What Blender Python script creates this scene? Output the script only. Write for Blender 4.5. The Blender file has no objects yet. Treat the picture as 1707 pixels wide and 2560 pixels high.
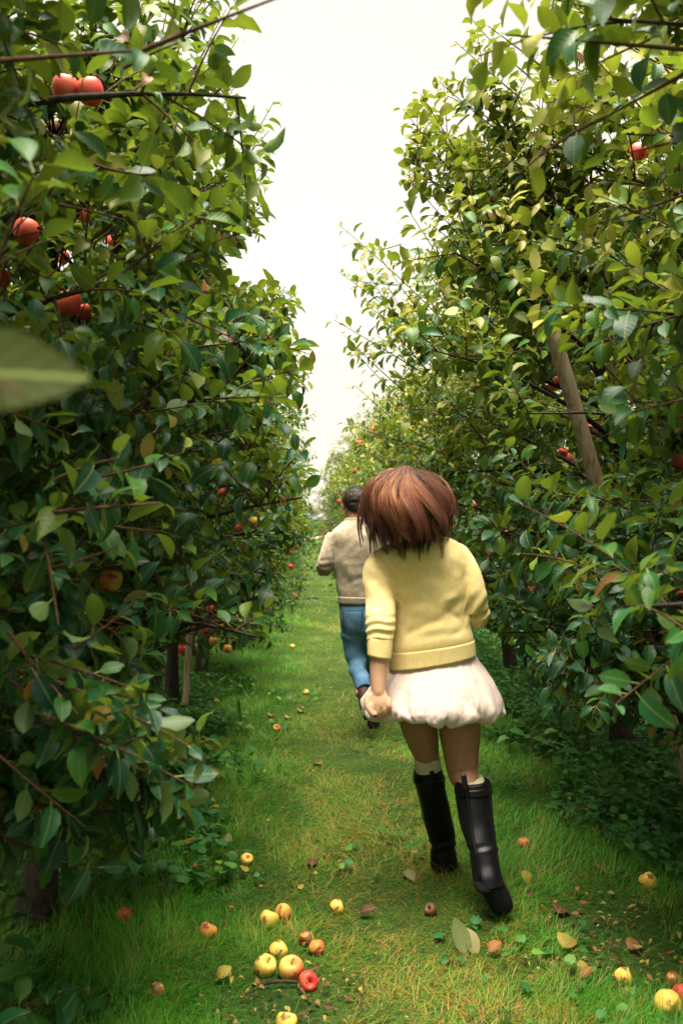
import bpy, bmesh, math, random
import numpy as np
from mathutils import Vector, Matrix, noise as mnoise

random.seed(7)
RNG = np.random.default_rng(11)
R = math.radians

# ------------------------------------------------------------------ camera, sky, sun, exposure
CAM_H = 1.5
YAW = R(2.35)
LENS = 32.0
FPX = LENS / 36.0 * 2560.0          # focal length in photograph pixels
HOR = 1296.0                        # horizon row of the photograph
FWD = Vector((math.sin(YAW), math.cos(YAW), 0.0))
RGT = Vector((math.cos(YAW), -math.sin(YAW), 0.0))
scene = bpy.context.scene
cam_data = bpy.data.cameras.new("camera")
cam = bpy.data.objects.new("camera", cam_data)
scene.collection.objects.link(cam)
cam.location = (0, 0, CAM_H)
cam.rotation_euler = (R(90), 0, -YAW)
cam_data.sensor_fit = 'VERTICAL'
cam_data.sensor_height = 36.0
cam_data.sensor_width = 24.0
cam_data.lens = LENS
cam_data.shift_y = (HOR - 1280.0) / 2560.0
cam_data.clip_start = 0.05
cam_data.clip_end = 2000.0
cam_data.dof.use_dof = True
cam_data.dof.focus_distance = 3.8
cam_data.dof.aperture_fstop = 4.0
scene.camera = cam

SUN_EL, SUN_AZ = R(84), R(-150)      # azimuth measured from +Y towards +X
world = bpy.data.worlds.new("World")
scene.world = world
world.use_nodes = True
wn = world.node_tree
for n in list(wn.nodes):
    wn.nodes.remove(n)
w_out = wn.nodes.new('ShaderNodeOutputWorld')
w_bg = wn.nodes.new('ShaderNodeBackground')
w_sky = wn.nodes.new('ShaderNodeTexSky')
w_sky.sky_type = 'NISHITA'
w_sky.sun_disc = False
w_sky.sun_elevation = SUN_EL
w_sky.sun_rotation = SUN_AZ
w_sky.dust_density = 4.0
w_sky.air_density = 1.2
w_hsv = wn.nodes.new('ShaderNodeHueSaturation')
w_hsv.inputs['Saturation'].default_value = 0.12      # thin white overcast
w_mix = wn.nodes.new('ShaderNodeMix')
w_mix.data_type = 'RGBA'
w_mix.blend_type = 'MULTIPLY'
w_mix.inputs[0].default_value = 1.0
w_mix.inputs[7].default_value = (1.0, 0.945, 0.78, 1)
wn.links.new(w_sky.outputs[0], w_hsv.inputs['Color'])
wn.links.new(w_hsv.outputs[0], w_mix.inputs[6])
w_cloud = wn.nodes.new('ShaderNodeMix')               # even cloud layer: the sky is never dimmer than the cloud
w_cloud.data_type = 'RGBA'; w_cloud.blend_type = 'LIGHTEN'
w_cloud.inputs[0].default_value = 1.0
w_cloud.inputs[7].default_value = (3.75, 3.42, 2.95, 1)
wn.links.new(w_mix.outputs[2], w_cloud.inputs[6])
wn.links.new(w_cloud.outputs[2], w_bg.inputs['Color'])
w_bg.inputs['Strength'].default_value = 0.066
wn.links.new(w_bg.outputs[0], w_out.inputs[0])

sun_d = bpy.data.lights.new("sun", 'SUN')
sun_d.energy = 4.4
sun_d.angle = R(50)
sun_d.color = (1.0, 0.92, 0.77)
sun = bpy.data.objects.new("sun", sun_d)
scene.collection.objects.link(sun)
sv = Vector((math.sin(SUN_AZ) * math.cos(SUN_EL), math.cos(SUN_AZ) * math.cos(SUN_EL), math.sin(SUN_EL)))
sun.rotation_euler = (-sv).to_track_quat('-Z', 'Y').to_euler()

scene.view_settings.view_transform = 'Standard'
scene.view_settings.look = 'None'
scene.view_settings.exposure = 2.25
scene.view_settings.gamma = 1.0
scene.cycles.max_bounces = 8
scene.cycles.diffuse_bounces = 3
scene.cycles.transmission_bounces = 4
scene.cycles.transparent_max_bounces = 8

# ------------------------------------------------------------------ helpers
def P(px, py, d):
    """point at distance d ahead of the camera seen at photograph pixel px, py (1568 x 2352 copy)"""
    sx, sy = px / 0.91855, py / 0.91855
    return Vector((0, 0, CAM_H)) + FWD * d + RGT * ((sx - 853.5) / FPX * d) + Vector((0, 0, -(sy - HOR) / FPX * d))

def Z(zx, zy, d):
    """same, from the enlarged view of the two people"""
    sx, sy = 700 + zx / 1.8815, 1100 + zy / 1.8815
    return Vector((0, 0, CAM_H)) + FWD * d + RGT * ((sx - 853.5) / FPX * d) + Vector((0, 0, -(sy - HOR) / FPX * d))

def G(px, py):
    """point on the ground under photograph pixel"""
    d = FPX * CAM_H / (py / 0.91855 - HOR)
    return P(px, py, d)

_f = np.array(FWD); _r = np.array(RGT)
def project(V):
    V = np.atleast_2d(V)
    dep = V @ _f
    lat = V @ _r
    dd = np.where(dep > 0.05, dep, 0.05)
    x = (lat / dd * FPX + 853.5) * 0.91855
    y = (HOR - (V[:, 2] - CAM_H) / dd * FPX) * 0.91855
    return x, y, dep

def inpoly(x, y, poly):
    inside = np.zeros(len(x), bool)
    n = len(poly)
    j = n - 1
    for i in range(n):
        xi, yi = poly[i]; xj, yj = poly[j]
        c = ((yi > y) != (yj > y)) & (x < (xj - xi) * (y - yi) / ((yj - yi) or 1e-9) + xi)
        inside ^= c
        j = i
    return inside

COL = scene.collection
def empty(name, loc=(0, 0, 0)):
    o = bpy.data.objects.new(name, None)
    o.location = loc
    o.empty_display_size = 0.1
    COL.objects.link(o)
    return o

def tag(o, label=None, cat=None, group=None, kind=None):
    if label: o['label'] = label
    if cat: o['category'] = cat
    if group: o['group'] = group
    if kind: o['kind'] = kind
    return o

def mesh_np(name, V, faces, mats, col=None, matidx=None, smooth=True):
    """faces: list of int arrays (n,k)"""
    me = bpy.data.meshes.new(name)
    V = np.asarray(V, dtype=np.float32)
    faces = [np.asarray(f, dtype=np.int32) for f in faces if len(f)]
    me.vertices.add(len(V))
    me.vertices.foreach_set('co', V.ravel())
    loops = np.concatenate([f.ravel() for f in faces])
    tot = np.concatenate([np.full(len(f), f.shape[1], np.int32) for f in faces])
    st = np.concatenate([[0], np.cumsum(tot)[:-1]]).astype(np.int32)
    me.loops.add(len(loops))
    me.loops.foreach_set('vertex_index', loops)
    me.polygons.add(len(tot))
    me.polygons.foreach_set('loop_start', st)
    me.polygons.foreach_set('loop_total', tot)
    me.polygons.foreach_set('use_smooth', np.full(len(tot), smooth, bool))
    if matidx is not None:
        me.polygons.foreach_set('material_index', np.asarray(matidx, np.int32))
    me.update(calc_edges=True)
    if col is not None:
        at = me.attributes.new('lc', 'FLOAT_COLOR', 'POINT')
        at.data.foreach_set('color', np.asarray(col, np.float32).ravel())
    for m in mats:
        me.materials.append(m)
    return me

def link(name, me, parent=None, loc=None):
    o = bpy.data.objects.new(name, me)
    if loc is not None: o.location = loc
    if parent: o.parent = parent
    COL.objects.link(o)
    return o

class MB:
    """collects shapes of one mesh, vertices relative to an origin"""
    def __init__(self, org=(0, 0, 0)):
        self.v = []; self.f = {3: [], 4: []}; self.n = 0; self.o = np.array(org, float); self.c = []
        self.poly = []
    def add(self, V, F, col=None):
        V = np.asarray(V, float) - self.o
        self.v.append(V)
        for f in F:
            f = np.asarray(f)
            if len(f): self.f[f.shape[1]].append(f + self.n)
        self.n += len(V)
        self.c.append(np.tile(col if col is not None else (0, 0, 0, 0), (len(V), 1)) if col is None or np.ndim(col) == 1 else col)
    def build(self, name, mat, parent=None, smooth=True, loc=None):
        me = mesh_np(name, np.concatenate(self.v), [np.concatenate(x) for x in self.f.values() if x],
                     mat if isinstance(mat, list) else [mat], col=np.concatenate(self.c), smooth=smooth)
        return link(name, me, parent, loc)

def ring_loft(rings, caps=True):
    """rings: list of (n,3) arrays -> V, [quads, tris]"""
    n = len(rings[0]); m = len(rings)
    V = np.concatenate(rings)
    i = np.arange(n); j = (i + 1) % n
    Q = []
    for k in range(m - 1):
        Q.append(np.stack([k * n + i, k * n + j, (k + 1) * n + j, (k + 1) * n + i], 1))
    Q = np.concatenate(Q)
    T = np.zeros((0, 3), int)
    if caps:
        c0 = rings[0].mean(0); c1 = rings[-1].mean(0)
        V = np.concatenate([V, [c0], [c1]])
        a = m * n; b = a + 1
        T = np.concatenate([np.stack([j, i, np.full(n, a)], 1), np.stack([(m - 1) * n + i, (m - 1) * n + j, np.full(n, b)], 1)])
    return V, [Q, T]

def spline(pts, n):
    """Catmull-Rom through pts (m,k) -> n samples"""
    pts = np.asarray(pts, float)
    m = len(pts)
    if m == 2:
        t = np.linspace(0, 1, n)[:, None]
        return pts[0] * (1 - t) + pts[1] * t
    ext = np.concatenate([[2 * pts[0] - pts[1]], pts, [2 * pts[-1] - pts[-2]]])
    u = np.linspace(0, m - 1 - 1e-6, n)
    k = u.astype(int); t = (u - k)[:, None]
    p0, p1, p2, p3 = ext[k], ext[k + 1], ext[k + 2], ext[k + 3]
    return 0.5 * ((2 * p1) + (-p0 + p2) * t + (2 * p0 - 5 * p1 + 4 * p2 - p3) * t ** 2 + (-p0 + 3 * p1 - 3 * p2 + p3) * t ** 3)

def tube(pts, rad, n=8, samples=None, caps=True, flat=1.0, updir=(0, 0, 1), noise_amp=0.0):
    pts = np.asarray([list(p) for p in pts], float)
    rad = np.broadcast_to(np.asarray(rad, float), (len(pts),))
    if samples:
        S = spline(np.concatenate([pts, rad[:, None]], 1), samples)
        pts, rad = S[:, :3], np.maximum(S[:, 3], 1e-4)
    T = np.gradient(pts, axis=0)
    T /= np.linalg.norm(T, axis=1, keepdims=True) + 1e-9
    up = np.array(updir, float)
    if abs(T[0] @ up) > 0.95 * np.linalg.norm(up): up = np.array((0.3, 1, 0.1))
    rings = []
    a = np.cross(T[0], up); a /= np.linalg.norm(a)
    ang = np.linspace(0, 2 * math.pi, n, endpoint=False)
    for k in range(len(pts)):
        a = a - T[k] * (a @ T[k]); a /= np.linalg.norm(a) + 1e-9
        b = np.cross(T[k], a)
        r = rad[k]
        rr = r * (1 + noise_amp * RNG.uniform(-1, 1, n)) if noise_amp else r
        rings.append(pts[k] + (np.cos(ang) * rr)[:, None] * a + (np.sin(ang) * rr * flat)[:, None] * b)
    return ring_loft(rings, caps)

def section_loft(secs, n=40, samples=40, sup=2.3, depth_dir=None):
    """secs: (L, R, bfront, bback): L, R 3-D side points; b half depths ahead / behind"""
    dd = np.array(depth_dir if depth_dir is not None else FWD)
    A = []
    for L, Rr, bf, bb in secs:
        A.append(list(L) + list(Rr) + [bf, bb])
    S = spline(A, samples)
    ang = np.linspace(0, 2 * math.pi, n, endpoint=False)
    ca = np.sign(np.cos(ang)) * np.abs(np.cos(ang)) ** (2 / sup)
    sa = np.sign(np.sin(ang)) * np.abs(np.sin(ang)) ** (2 / sup)
    rings = []
    for s in S:
        c = (s[:3] + s[3:6]) / 2; u = (s[3:6] - s[:3]) / 2
        b = np.where(sa > 0, s[6], s[7])
        rings.append(c + ca[:, None] * u + (sa * b)[:, None] * dd)
    return ring_loft(rings)

def ellipsoid(c, r, ax=None, nu=24, nv=16):
    c = np.array(c, float)
    ax = np.array(ax if ax is not None else [RGT, FWD, (0, 0, 1)], float)
    rings = []
    ang = np.linspace(0, 2 * math.pi, nu, endpoint=False)
    for k in range(1, nv):
        th = math.pi * k / nv
        rings.append(c + (np.cos(ang) * math.sin(th) * r[0])[:, None] * ax[0] + (np.sin(ang) * math.sin(th) * r[1])[:, None] * ax[1]
                     + math.cos(th) * r[2] * ax[2])
    return ring_loft(rings[::-1])

def fuse(name, shapes, voxel, mats, parent=None, smooth_it=3, disp=None, org=(0, 0, 0), colfn=None, smooth_f=0.5):
    """union of closed shapes as one continuous surface"""
    mb = MB(org)
    for V, F in shapes: mb.add(V, F)
    tmp = mb.build(name + "_tmp", mats)
    m = tmp.modifiers.new('r', 'REMESH'); m.mode = 'VOXEL'; m.voxel_size = voxel; m.use_smooth_shade = True
    if smooth_it:
        s = tmp.modifiers.new('s', 'SMOOTH'); s.factor = smooth_f; s.iterations = smooth_it
    dg = bpy.context.evaluated_depsgraph_get()
    dg.update()
    me = bpy.data.meshes.new_from_object(tmp.evaluated_get(dg))
    me.name = name
    bpy.data.objects.remove(tmp)
    n = len(me.vertices)
    co = np.zeros(n * 3, np.float32); me.vertices.foreach_get('co', co); co = co.reshape(-1, 3).astype(float)
    if disp is not None:
        no = np.zeros(n * 3, np.float32); me.vertices.foreach_get('normal', no); no = no.reshape(-1, 3)
        co = co + no * disp(co + np.array(org))[:, None]
        me.vertices.foreach_set('co', co.astype(np.float32).ravel())
    if colfn is not None:
        at = me.attributes.new('lc', 'FLOAT_COLOR', 'POINT') if 'lc' not in me.attributes else me.attributes['lc']
        at.data.foreach_set('color', colfn(co + np.array(org)).astype(np.float32).ravel())
    me.polygons.foreach_set('use_smooth', np.ones(len(me.polygons), bool))
    me.materials.clear()
    for mt in mats: me.materials.append(mt)
    me.update()
    return link(name, me, parent)

def vnoise(V, s, seed=0.0):
    return np.array([mnoise.noise(Vector((v[0] * s + seed, v[1] * s, v[2] * s))) for v in V])

# ------------------------------------------------------------------ materials
def nmat(name, rough=0.6, spec=0.3):
    m = bpy.data.materials.new(name); m.use_nodes = True
    nt = m.node_tree
    b = nt.nodes['Principled BSDF']
    b.inputs['Roughness'].default_value = rough
    b.inputs['Specular IOR Level'].default_value = spec
    return m, nt, b

def node(nt, t, **kw):
    n = nt.nodes.new(t)
    for k, v in kw.items():
        if hasattr(n, k): setattr(n, k, v)
        else: n.inputs[k].default_value = v
    return n

def ramp(nt, fac, stops, interp='LINEAR'):
    r = nt.nodes.new('ShaderNodeValToRGB')
    r.color_ramp.interpolation = interp
    e = r.color_ramp.elements
    while len(e) < len(stops): e.new(0.5)
    for el, (p, c) in zip(e, stops):
        el.position = p; el.color = (*c, 1) if len(c) == 3 else c
    nt.links.new(fac, r.inputs[0])
    return r.outputs[0]

def mixc(nt, fac, a, b, mode='MIX'):
    m = nt.nodes.new('ShaderNodeMix'); m.data_type = 'RGBA'; m.blend_type = mode
    for sock, v in ((m.inputs[0], fac), (m.inputs[6], a), (m.inputs[7], b)):
        if isinstance(v, (int, float)): sock.default_value = v
        elif isinstance(v, tuple): sock.default_value = (*v, 1) if len(v) == 3 else v
        else: nt.links.new(v, sock)
    return m.outputs[2]

def math_n(nt, op, a, b=0.0, clamp=False):
    m = nt.nodes.new('ShaderNodeMath'); m.operation = op; m.use_clamp = clamp
    for s, v in ((m.inputs[0], a), (m.inputs[1], b)):
        if isinstance(v, (int, float)): s.default_value = v
        else: nt.links.new(v, s)
    return m.outputs[0]

def noise_n(nt, scale, detail=3, rough=0.55, coord=None, dist=0.0):
    n = nt.nodes.new('ShaderNodeTexNoise'); n.inputs['Scale'].default_value = scale
    n.inputs['Detail'].default_value = detail; n.inputs['Roughness'].default_value = rough
    n.inputs['Distortion'].default_value = dist
    if coord is None:
        coord = nt.nodes.new('ShaderNodeTexCoord').outputs['Object']
    nt.links.new(coord, n.inputs['Vector'])
    return n.outputs['Fac']

def bump(nt, b, h, strength=0.3, dist=0.01):
    n = nt.nodes.new('ShaderNodeBump'); n.inputs['Strength'].default_value = strength; n.inputs['Distance'].default_value = dist
    nt.links.new(h, n.inputs['Height'])
    nt.links.new(n.outputs[0], b.inputs['Normal'])

def leaf_material(name, stops, back, trans, tfac=0.4, rough=0.42, spots=0.55):
    m, nt, b = nmat(name, rough, 0.2)
    at = nt.nodes.new('ShaderNodeAttribute'); at.attribute_name = 'lc'
    sep = nt.nodes.new('ShaderNodeSeparateColor'); nt.links.new(at.outputs['Color'], sep.inputs[0])
    base = ramp(nt, sep.outputs[0], stops)
    typ = at.outputs['Alpha']
    kind = ramp(nt, typ, [(0.0, (0, 0, 0)), (0.34, (0.26, 0.2, 0.035)), (0.67, (0.22, 0.09, 0.03)), (1.0, (0.09, 0.035, 0.02))], 'CONSTANT')
    isn = math_n(nt, 'GREATER_THAN', typ, 0.3)
    base = mixc(nt, isn, base, kind)
    # brown blotches
    nz = noise_n(nt, 38, 2)
    nz2 = noise_n(nt, 5, 1)
    sp = math_n(nt, 'GREATER_THAN', math_n(nt, 'ADD', nz, math_n(nt, 'MULTIPLY', nz2, 0.35)), spots + 0.35)
    base = mixc(nt, math_n(nt, 'MULTIPLY', sp, 0.65), base, (0.11, 0.05, 0.02))
    # pale midrib
    rib = math_n(nt, 'LESS_THAN', sep.outputs[1], 0.055)
    base = mixc(nt, math_n(nt, 'MULTIPLY', rib, 0.5), base, (0.16, 0.2, 0.06))
    # side veins as small relief
    wv = math_n(nt, 'ADD', math_n(nt, 'MULTIPLY', sep.outputs[2], 46.0), math_n(nt, 'MULTIPLY', sep.outputs[1], -14.0))
    vein = math_n(nt, 'SINE', wv)
    bump(nt, b, vein, 0.12, 0.001)
    geo = nt.nodes.new('ShaderNodeNewGeometry')
    backc = mixc(nt, 0.55, base, back)
    basec = mixc(nt, geo.outputs['Backfacing'], base, backc)
    nt.links.new(basec, b.inputs['Base Color'])
    tr = nt.nodes.new('ShaderNodeBsdfTranslucent')
    tc = mixc(nt, 0.62, base, trans)
    nt.links.new(tc, tr.inputs['Color'])
    mx = nt.nodes.new('ShaderNodeMixShader'); mx.inputs[0].default_value = tfac
    nt.links.new(b.outputs[0], mx.inputs[1]); nt.links.new(tr.outputs[0], mx.inputs[2])
    out = nt.nodes['Material Output']
    nt.links.new(mx.outputs[0], out.inputs[0])
    return m

M = {}
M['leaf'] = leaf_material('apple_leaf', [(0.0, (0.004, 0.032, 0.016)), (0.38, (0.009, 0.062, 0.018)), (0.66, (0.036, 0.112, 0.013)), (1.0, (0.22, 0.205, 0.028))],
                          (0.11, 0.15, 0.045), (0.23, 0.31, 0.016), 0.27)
M['cover'] = leaf_material('ground_cover_leaf', [(0.0, (0.014, 0.075, 0.022)), (0.6, (0.03, 0.14, 0.025)), (1.0, (0.11, 0.23, 0.03))],
                           (0.07, 0.13, 0.05), (0.12, 0.28, 0.02), 0.2, 0.5, 0.75)
M['leaf_olive_shaded'] = leaf_material('shaded_olive_leaf', [(0.0, (0.022, 0.03, 0.004)), (1.0, (0.05, 0.05, 0.006))], (0.022, 0.028, 0.004), (0.03, 0.04, 0.004), 0.1, 0.6, 0.7)  # olive near leaf, colour darkened to stand for canopy shade on it
M['leaf_olive_shaded'].node_tree.nodes['Principled BSDF'].inputs['Specular IOR Level'].default_value = 0.04
M['litter'] = leaf_material('fallen_leaf', [(0.0, (0.13, 0.17, 0.06)), (0.3, (0.20, 0.17, 0.07)), (0.5, (0.24, 0.16, 0.05)), (1.0, (0.30, 0.22, 0.09))],
                            (0.30, 0.25, 0.14), (0.3, 0.2, 0.05), 0.15, 0.6, 0.6)

def grass_material():
    m, nt, b = nmat('grass_blade', 0.5, 0.3)
    at = nt.nodes.new('ShaderNodeAttribute'); at.attribute_name = 'lc'
    nt.links.new(at.outputs['Color'], b.inputs['Base Color'])
    tr = nt.nodes.new('ShaderNodeBsdfTranslucent')
    nt.links.new(at.outputs['Color'], tr.inputs['Color'])
    mx = nt.nodes.new('ShaderNodeMixShader'); mx.inputs[0].default_value = 0.3
    nt.links.new(b.outputs[0], mx.inputs[1]); nt.links.new(tr.outputs[0], mx.inputs[2])
    nt.links.new(mx.outputs[0], nt.nodes['Material Output'].inputs[0])
    return m
M['grass'] = grass_material()

def bark_material(name, c1, c2, sc=30):
    m, nt, b = nmat(name, 0.85, 0.15)
    n = noise_n(nt, sc, 5, 0.7)
    c = ramp(nt, n, [(0.3, c1), (0.7, c2)])
    nt.links.new(c, b.inputs['Base Color'])
    bump(nt, b, n, 0.9, 0.01)
    return m
M['bark'] = bark_material('dark_bark', (0.012, 0.010, 0.008), (0.055, 0.045, 0.035))
M['twig'] = bark_material('twig_bark', (0.045, 0.022, 0.014), (0.11, 0.055, 0.035), 60)

def wood_material():
    m, nt, b = nmat('weathered_wood', 0.8, 0.15)
    tc = nt.nodes.new('ShaderNodeTexCoord')
    mp = nt.nodes.new('ShaderNodeMapping'); mp.inputs['Scale'].default_value = (60, 60, 5)
    nt.links.new(tc.outputs['Object'], mp.inputs[0])
    n = noise_n(nt, 1.0, 5, 0.6, mp.outputs[0])
    c = ramp(nt, n, [(0.3, (0.17, 0.12, 0.08)), (0.5, (0.36, 0.27, 0.19)), (0.75, (0.48, 0.38, 0.28))])
    nt.links.new(c, b.inputs['Base Color'])
    bump(nt, b, n, 0.6, 0.004)
    return m
M['wood'] = wood_material()

def ground_material():
    m, nt, b = nmat('orchard_soil', 0.95, 0.1)
    n = noise_n(nt, 3.0, 6, 0.65); n2 = noise_n(nt, 45, 4, 0.7)
    c = ramp(nt, n, [(0.35, (0.022, 0.055, 0.010)), (0.6, (0.045, 0.085, 0.014)), (0.8, (0.075, 0.075, 0.022))])
    c2 = ramp(nt, n2, [(0.3, (0.35, 0.35, 0.35)), (0.75, (1.3, 1.3, 1.3))])
    nt.links.new(mixc(nt, 1.0, c, c2, 'MULTIPLY'), b.inputs['Base Color'])
    bump(nt, b, n2, 0.8, 0.02)
    return m
M['ground'] = ground_material()

def apple_material(name, base, blush, cover, brown=0.0):
    m, nt, b = nmat(name, 0.5, 0.35)
    tc = nt.nodes.new('ShaderNodeTexCoord')
    n = noise_n(nt, 14, 3, 0.6, tc.outputs['Object'])
    sx = nt.nodes.new('ShaderNodeSeparateXYZ'); nt.links.new(tc.outputs['Object'], sx.inputs[0])
    side = math_n(nt, 'ADD', math_n(nt, 'MULTIPLY', sx.outputs[0], 14.0), math_n(nt, 'MULTIPLY', math_n(nt, 'SUBTRACT', n, 0.5), 1.6))
    side = math_n(nt, 'ADD', side, cover, True)
    # fine streaks from pole to pole
    mp = nt.nodes.new('ShaderNodeMapping'); mp.inputs['Scale'].default_value = (160, 160, 12)
    nt.links.new(tc.outputs['Object'], mp.inputs[0])
    st = noise_n(nt, 1.0, 2, 0.5, mp.outputs[0])
    side = math_n(nt, 'MULTIPLY', side, math_n(nt, 'ADD', math_n(nt, 'MULTIPLY', st, 0.7), 0.6), True)
    c = mixc(nt, side, base, blush)
    spk = ramp(nt, noise_n(nt, 260, 1, 0.5, tc.outputs['Object']), [(0.66, (0, 0, 0)), (0.72, (1, 1, 1))])
    c = mixc(nt, math_n(nt, 'MULTIPLY', spk, 0.35), c, (0.55, 0.42, 0.18))
    if brown:
        bs = ramp(nt, noise_n(nt, 22, 3, 0.6, tc.outputs['Object']), [(0.62 - brown * 0.3, (0, 0, 0)), (0.68 - brown * 0.3, (1, 1, 1))])
        c = mixc(nt, math_n(nt, 'MULTIPLY', bs, 0.85), c, (0.11, 0.045, 0.015))
    nt.links.new(c, b.inputs['Base Color'])
    b.inputs['Subsurface Weight'].default_value = 0.05
    return m
YEL = (0.70, 0.45, 0.085)
M['ap_red'] = apple_material('red_apple', (0.60, 0.13, 0.06), (0.55, 0.018, 0.030), 0.8)
M['ap_blush'] = apple_material('blushed_apple', YEL, (0.52, 0.035, 0.025), 0.38, 0.12)
M['ap_orange'] = apple_material('orange_apple', (0.6, 0.30, 0.05), (0.52, 0.09, 0.03), 0.55, 0.2)
M['ap_yellow'] = apple_material('yellow_apple', YEL, (0.6, 0.25, 0.04), -0.1, 0.22)
M['ap_brown'] = apple_material('browning_apple', (0.5, 0.25, 0.06), (0.4, 0.08, 0.03), 0.5, 0.6)
M['rot'] = apple_material('rotten_apple', (0.12, 0.06, 0.02), (0.06, 0.02, 0.01), 0.4, 0.5)
M['stem'] = bark_material('apple_stem', (0.03, 0.018, 0.01), (0.08, 0.05, 0.03), 80)

# ------------------------------------------------------------------ regions of the photograph that stay open
GAP = [(705, -3000), (690, 40), (600, 75), (560, 110), (545, 180), (560, 215), (636, 225), (640, 250), (615, 330), (612, 480), (600, 540), (560, 560), (505, 600),
       (530, 645), (640, 650), (692, 672), (668, 760), (672, 790), (700, 800), (730, 820), (770, 880), (735, 960), (745, 990), (700, 1060), (712, 1075),
       (735, 1010), (770, 960), (800, 900), (772, 790), (752, 745), (772, 700), (762, 660), (772, 600), (764, 510), (800, 500), (860, 545), (925, 600), (935, 560), (915, 430),
       (922, 300), (913, 245), (960, 190), (1020, 150), (1030, 90), (1058, 60), (1050, -3000)]
GROUND = [(335, 1655), (430, 1625), (520, 1570), (590, 1500), (640, 1380), (648, 1300), (672, 1240), (735, 1240), (860, 1400), (1120, 1430), (1190, 1500), (1270, 1650), (1430, 1700),
          (1568, 1760), (2600, 1900), (2600, 6000), (-50, 6000), (150, 2200), (260, 1990), (480, 1830), (500, 1720), (470, 1660)]
WOMAN = [(820, 1150), (850, 1060), (950, 1050), (1050, 1110), (1060, 1230), (1130, 1400), (1170, 1580), (1120, 1800), (1190, 2120), (980, 2010), (930, 1700), (810, 1640), (830, 1300)]
MAN = [(715, 1330), (740, 1200), (775, 1115), (860, 1115), (860, 1660), (790, 1600)]

APPLE_SIGHT = []     # (px, py, radius, d): keep leaves from hiding the apples the photograph shows

SIDE = 0
def keep_mask(V, r=0.0):
    x, y, d = project(V)
    k = ~inpoly(x, y, GAP)
    k &= ~(inpoly(x, y, GROUND) & (d > 0.3))
    k &= ~(inpoly(x, y, WOMAN) & (d < 4.3) & (d > 0))
    k &= ~(inpoly(x, y, MAN) & (d < 6.9) & (d > 0))
    k |= d < 0.1
    if SIDE < 0: k &= (x < 712) | (d < 0.1) | (d > 9)
    if SIDE > 0: k &= (x > 742) | (d < 0.1) | (d > 9)
    k &= ~((d < 1.35) & (d > 0.0) & (np.abs(V @ _r) < 0.5 * d + 0.1))
    return k

# ------------------------------------------------------------------ leaves
def leaf_template(st):
    xs = [0.0]; V = [(0, 0)]
    for x, w in st:
        V += [(x, -w), (x, 0.0), (x, w)]
    V.append((1.0, 0.0))
    V = np.array(V)
    n = len(st)
    T = [(0, 2, 1), (0, 3, 2)]
    Q = []
    for k in range(n - 1):
        a = 1 + 3 * k; b = a + 3
        Q += [(a, a + 1, b + 1, b), (a + 1, a + 2, b + 2, b + 1)]
    a = 1 + 3 * (n - 1); t = len(V) - 1
    T += [(a, a + 1, t), (a + 1, a + 2, t)]
    return V, np.array(Q), np.array(T)
LT_HI = leaf_template([(0.10, 0.15), (0.28, 0.265), (0.50, 0.30), (0.72, 0.245), (0.89, 0.12)])
LT_MID = leaf_template([(0.18, 0.22), (0.5, 0.30), (0.82, 0.17)])
LT_LOW = leaf_template([(0.4, 0.31)])
LT_ROUND = leaf_template([(0.12, 0.34), (0.45, 0.5), (0.8, 0.36)])

def leaves_geo(base, axis, nrm, L, rnd, typ, tmpl=LT_MID, curl=None, fold=None, petiole=True, wid=1.0):
    TV, TQ, TT = tmpl
    n = len(base)
    if n == 0: return np.zeros((0, 3)), np.zeros((0, 4), int), np.zeros((0, 3), int), np.zeros((0, 4))
    axis = axis / (np.linalg.norm(axis, axis=1, keepdims=True) + 1e-9)
    side = np.cross(axis, nrm); side /= np.linalg.norm(side, axis=1, keepdims=True) + 1e-9
    nn = np.cross(side, axis)
    if curl is None: curl = RNG.uniform(0.02, 0.6, n)
    if fold is None: fold = RNG.uniform(0.1, 0.75, n)
    x = TV[:, 0][None, :]; y = TV[:, 1][None, :] * (wid if np.ndim(wid) == 0 else wid[:, None])
    z = -curl[:, None] * x ** 2 + fold[:, None] * np.abs(y)
    z = z + (np.abs(TV[:, 1])[None, :] > 0) * RNG.normal(0, 0.028, (n, len(TV)))
    xx = x - 0.25 * curl[:, None] * x ** 3 + 0 * z
    V = base[:, None, :] + L[:, None, None] * (xx[:, :, None] * axis[:, None, :] + (y + 0 * z)[:, :, None] * side[:, None, :] + z[:, :, None] * nn[:, None, :])
    m = len(TV)
    C = np.zeros((n, m, 4))
    C[:, :, 0] = rnd[:, None]; C[:, :, 1] = np.abs(TV[:, 1])[None] / 0.31; C[:, :, 2] = TV[:, 0][None]; C[:, :, 3] = typ[:, None]
    off = (np.arange(n) * m)[:, None, None]
    Q = (TQ[None] + off).reshape(-1, 4) if len(TQ) else np.zeros((0, 4), int)
    T = (TT[None] + off).reshape(-1, 3)
    V = V.reshape(-1, 3); C = C.reshape(-1, 4)
    if petiole:
        pl = L * RNG.uniform(0.2, 0.35, n); w = 0.0009 + 0.0 * L
        k0 = len(V)
        a = base - axis * pl[:, None] - nn * (0.1 * L)[:, None] * 0
        PV = np.stack([a - side * w[:, None], a + side * w[:, None], base + side * w[:, None] * 1.3 + axis * 0.002, base - side * w[:, None] * 1.3 + axis * 0.002], 1).reshape(-1, 3)
        PQ = np.arange(n * 4).reshape(-1, 4) + k0
        PC = np.zeros((n * 4, 4)); PC[:, 0] = 1.0; PC[:, 1] = 0.0
        V = np.concatenate([V, PV]); C = np.concatenate([C, PC]); Q = np.concatenate([Q, PQ])
    return V, Q, T, C

def rand_types(n, yb=0.006, bb=0.010):
    u = RNG.random(n)
    t = np.zeros(n)
    t[u < yb + bb] = 0.5
    t[u < bb] = 0.8
    t[u < bb * 0.4] = 1.0
    return t

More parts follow.
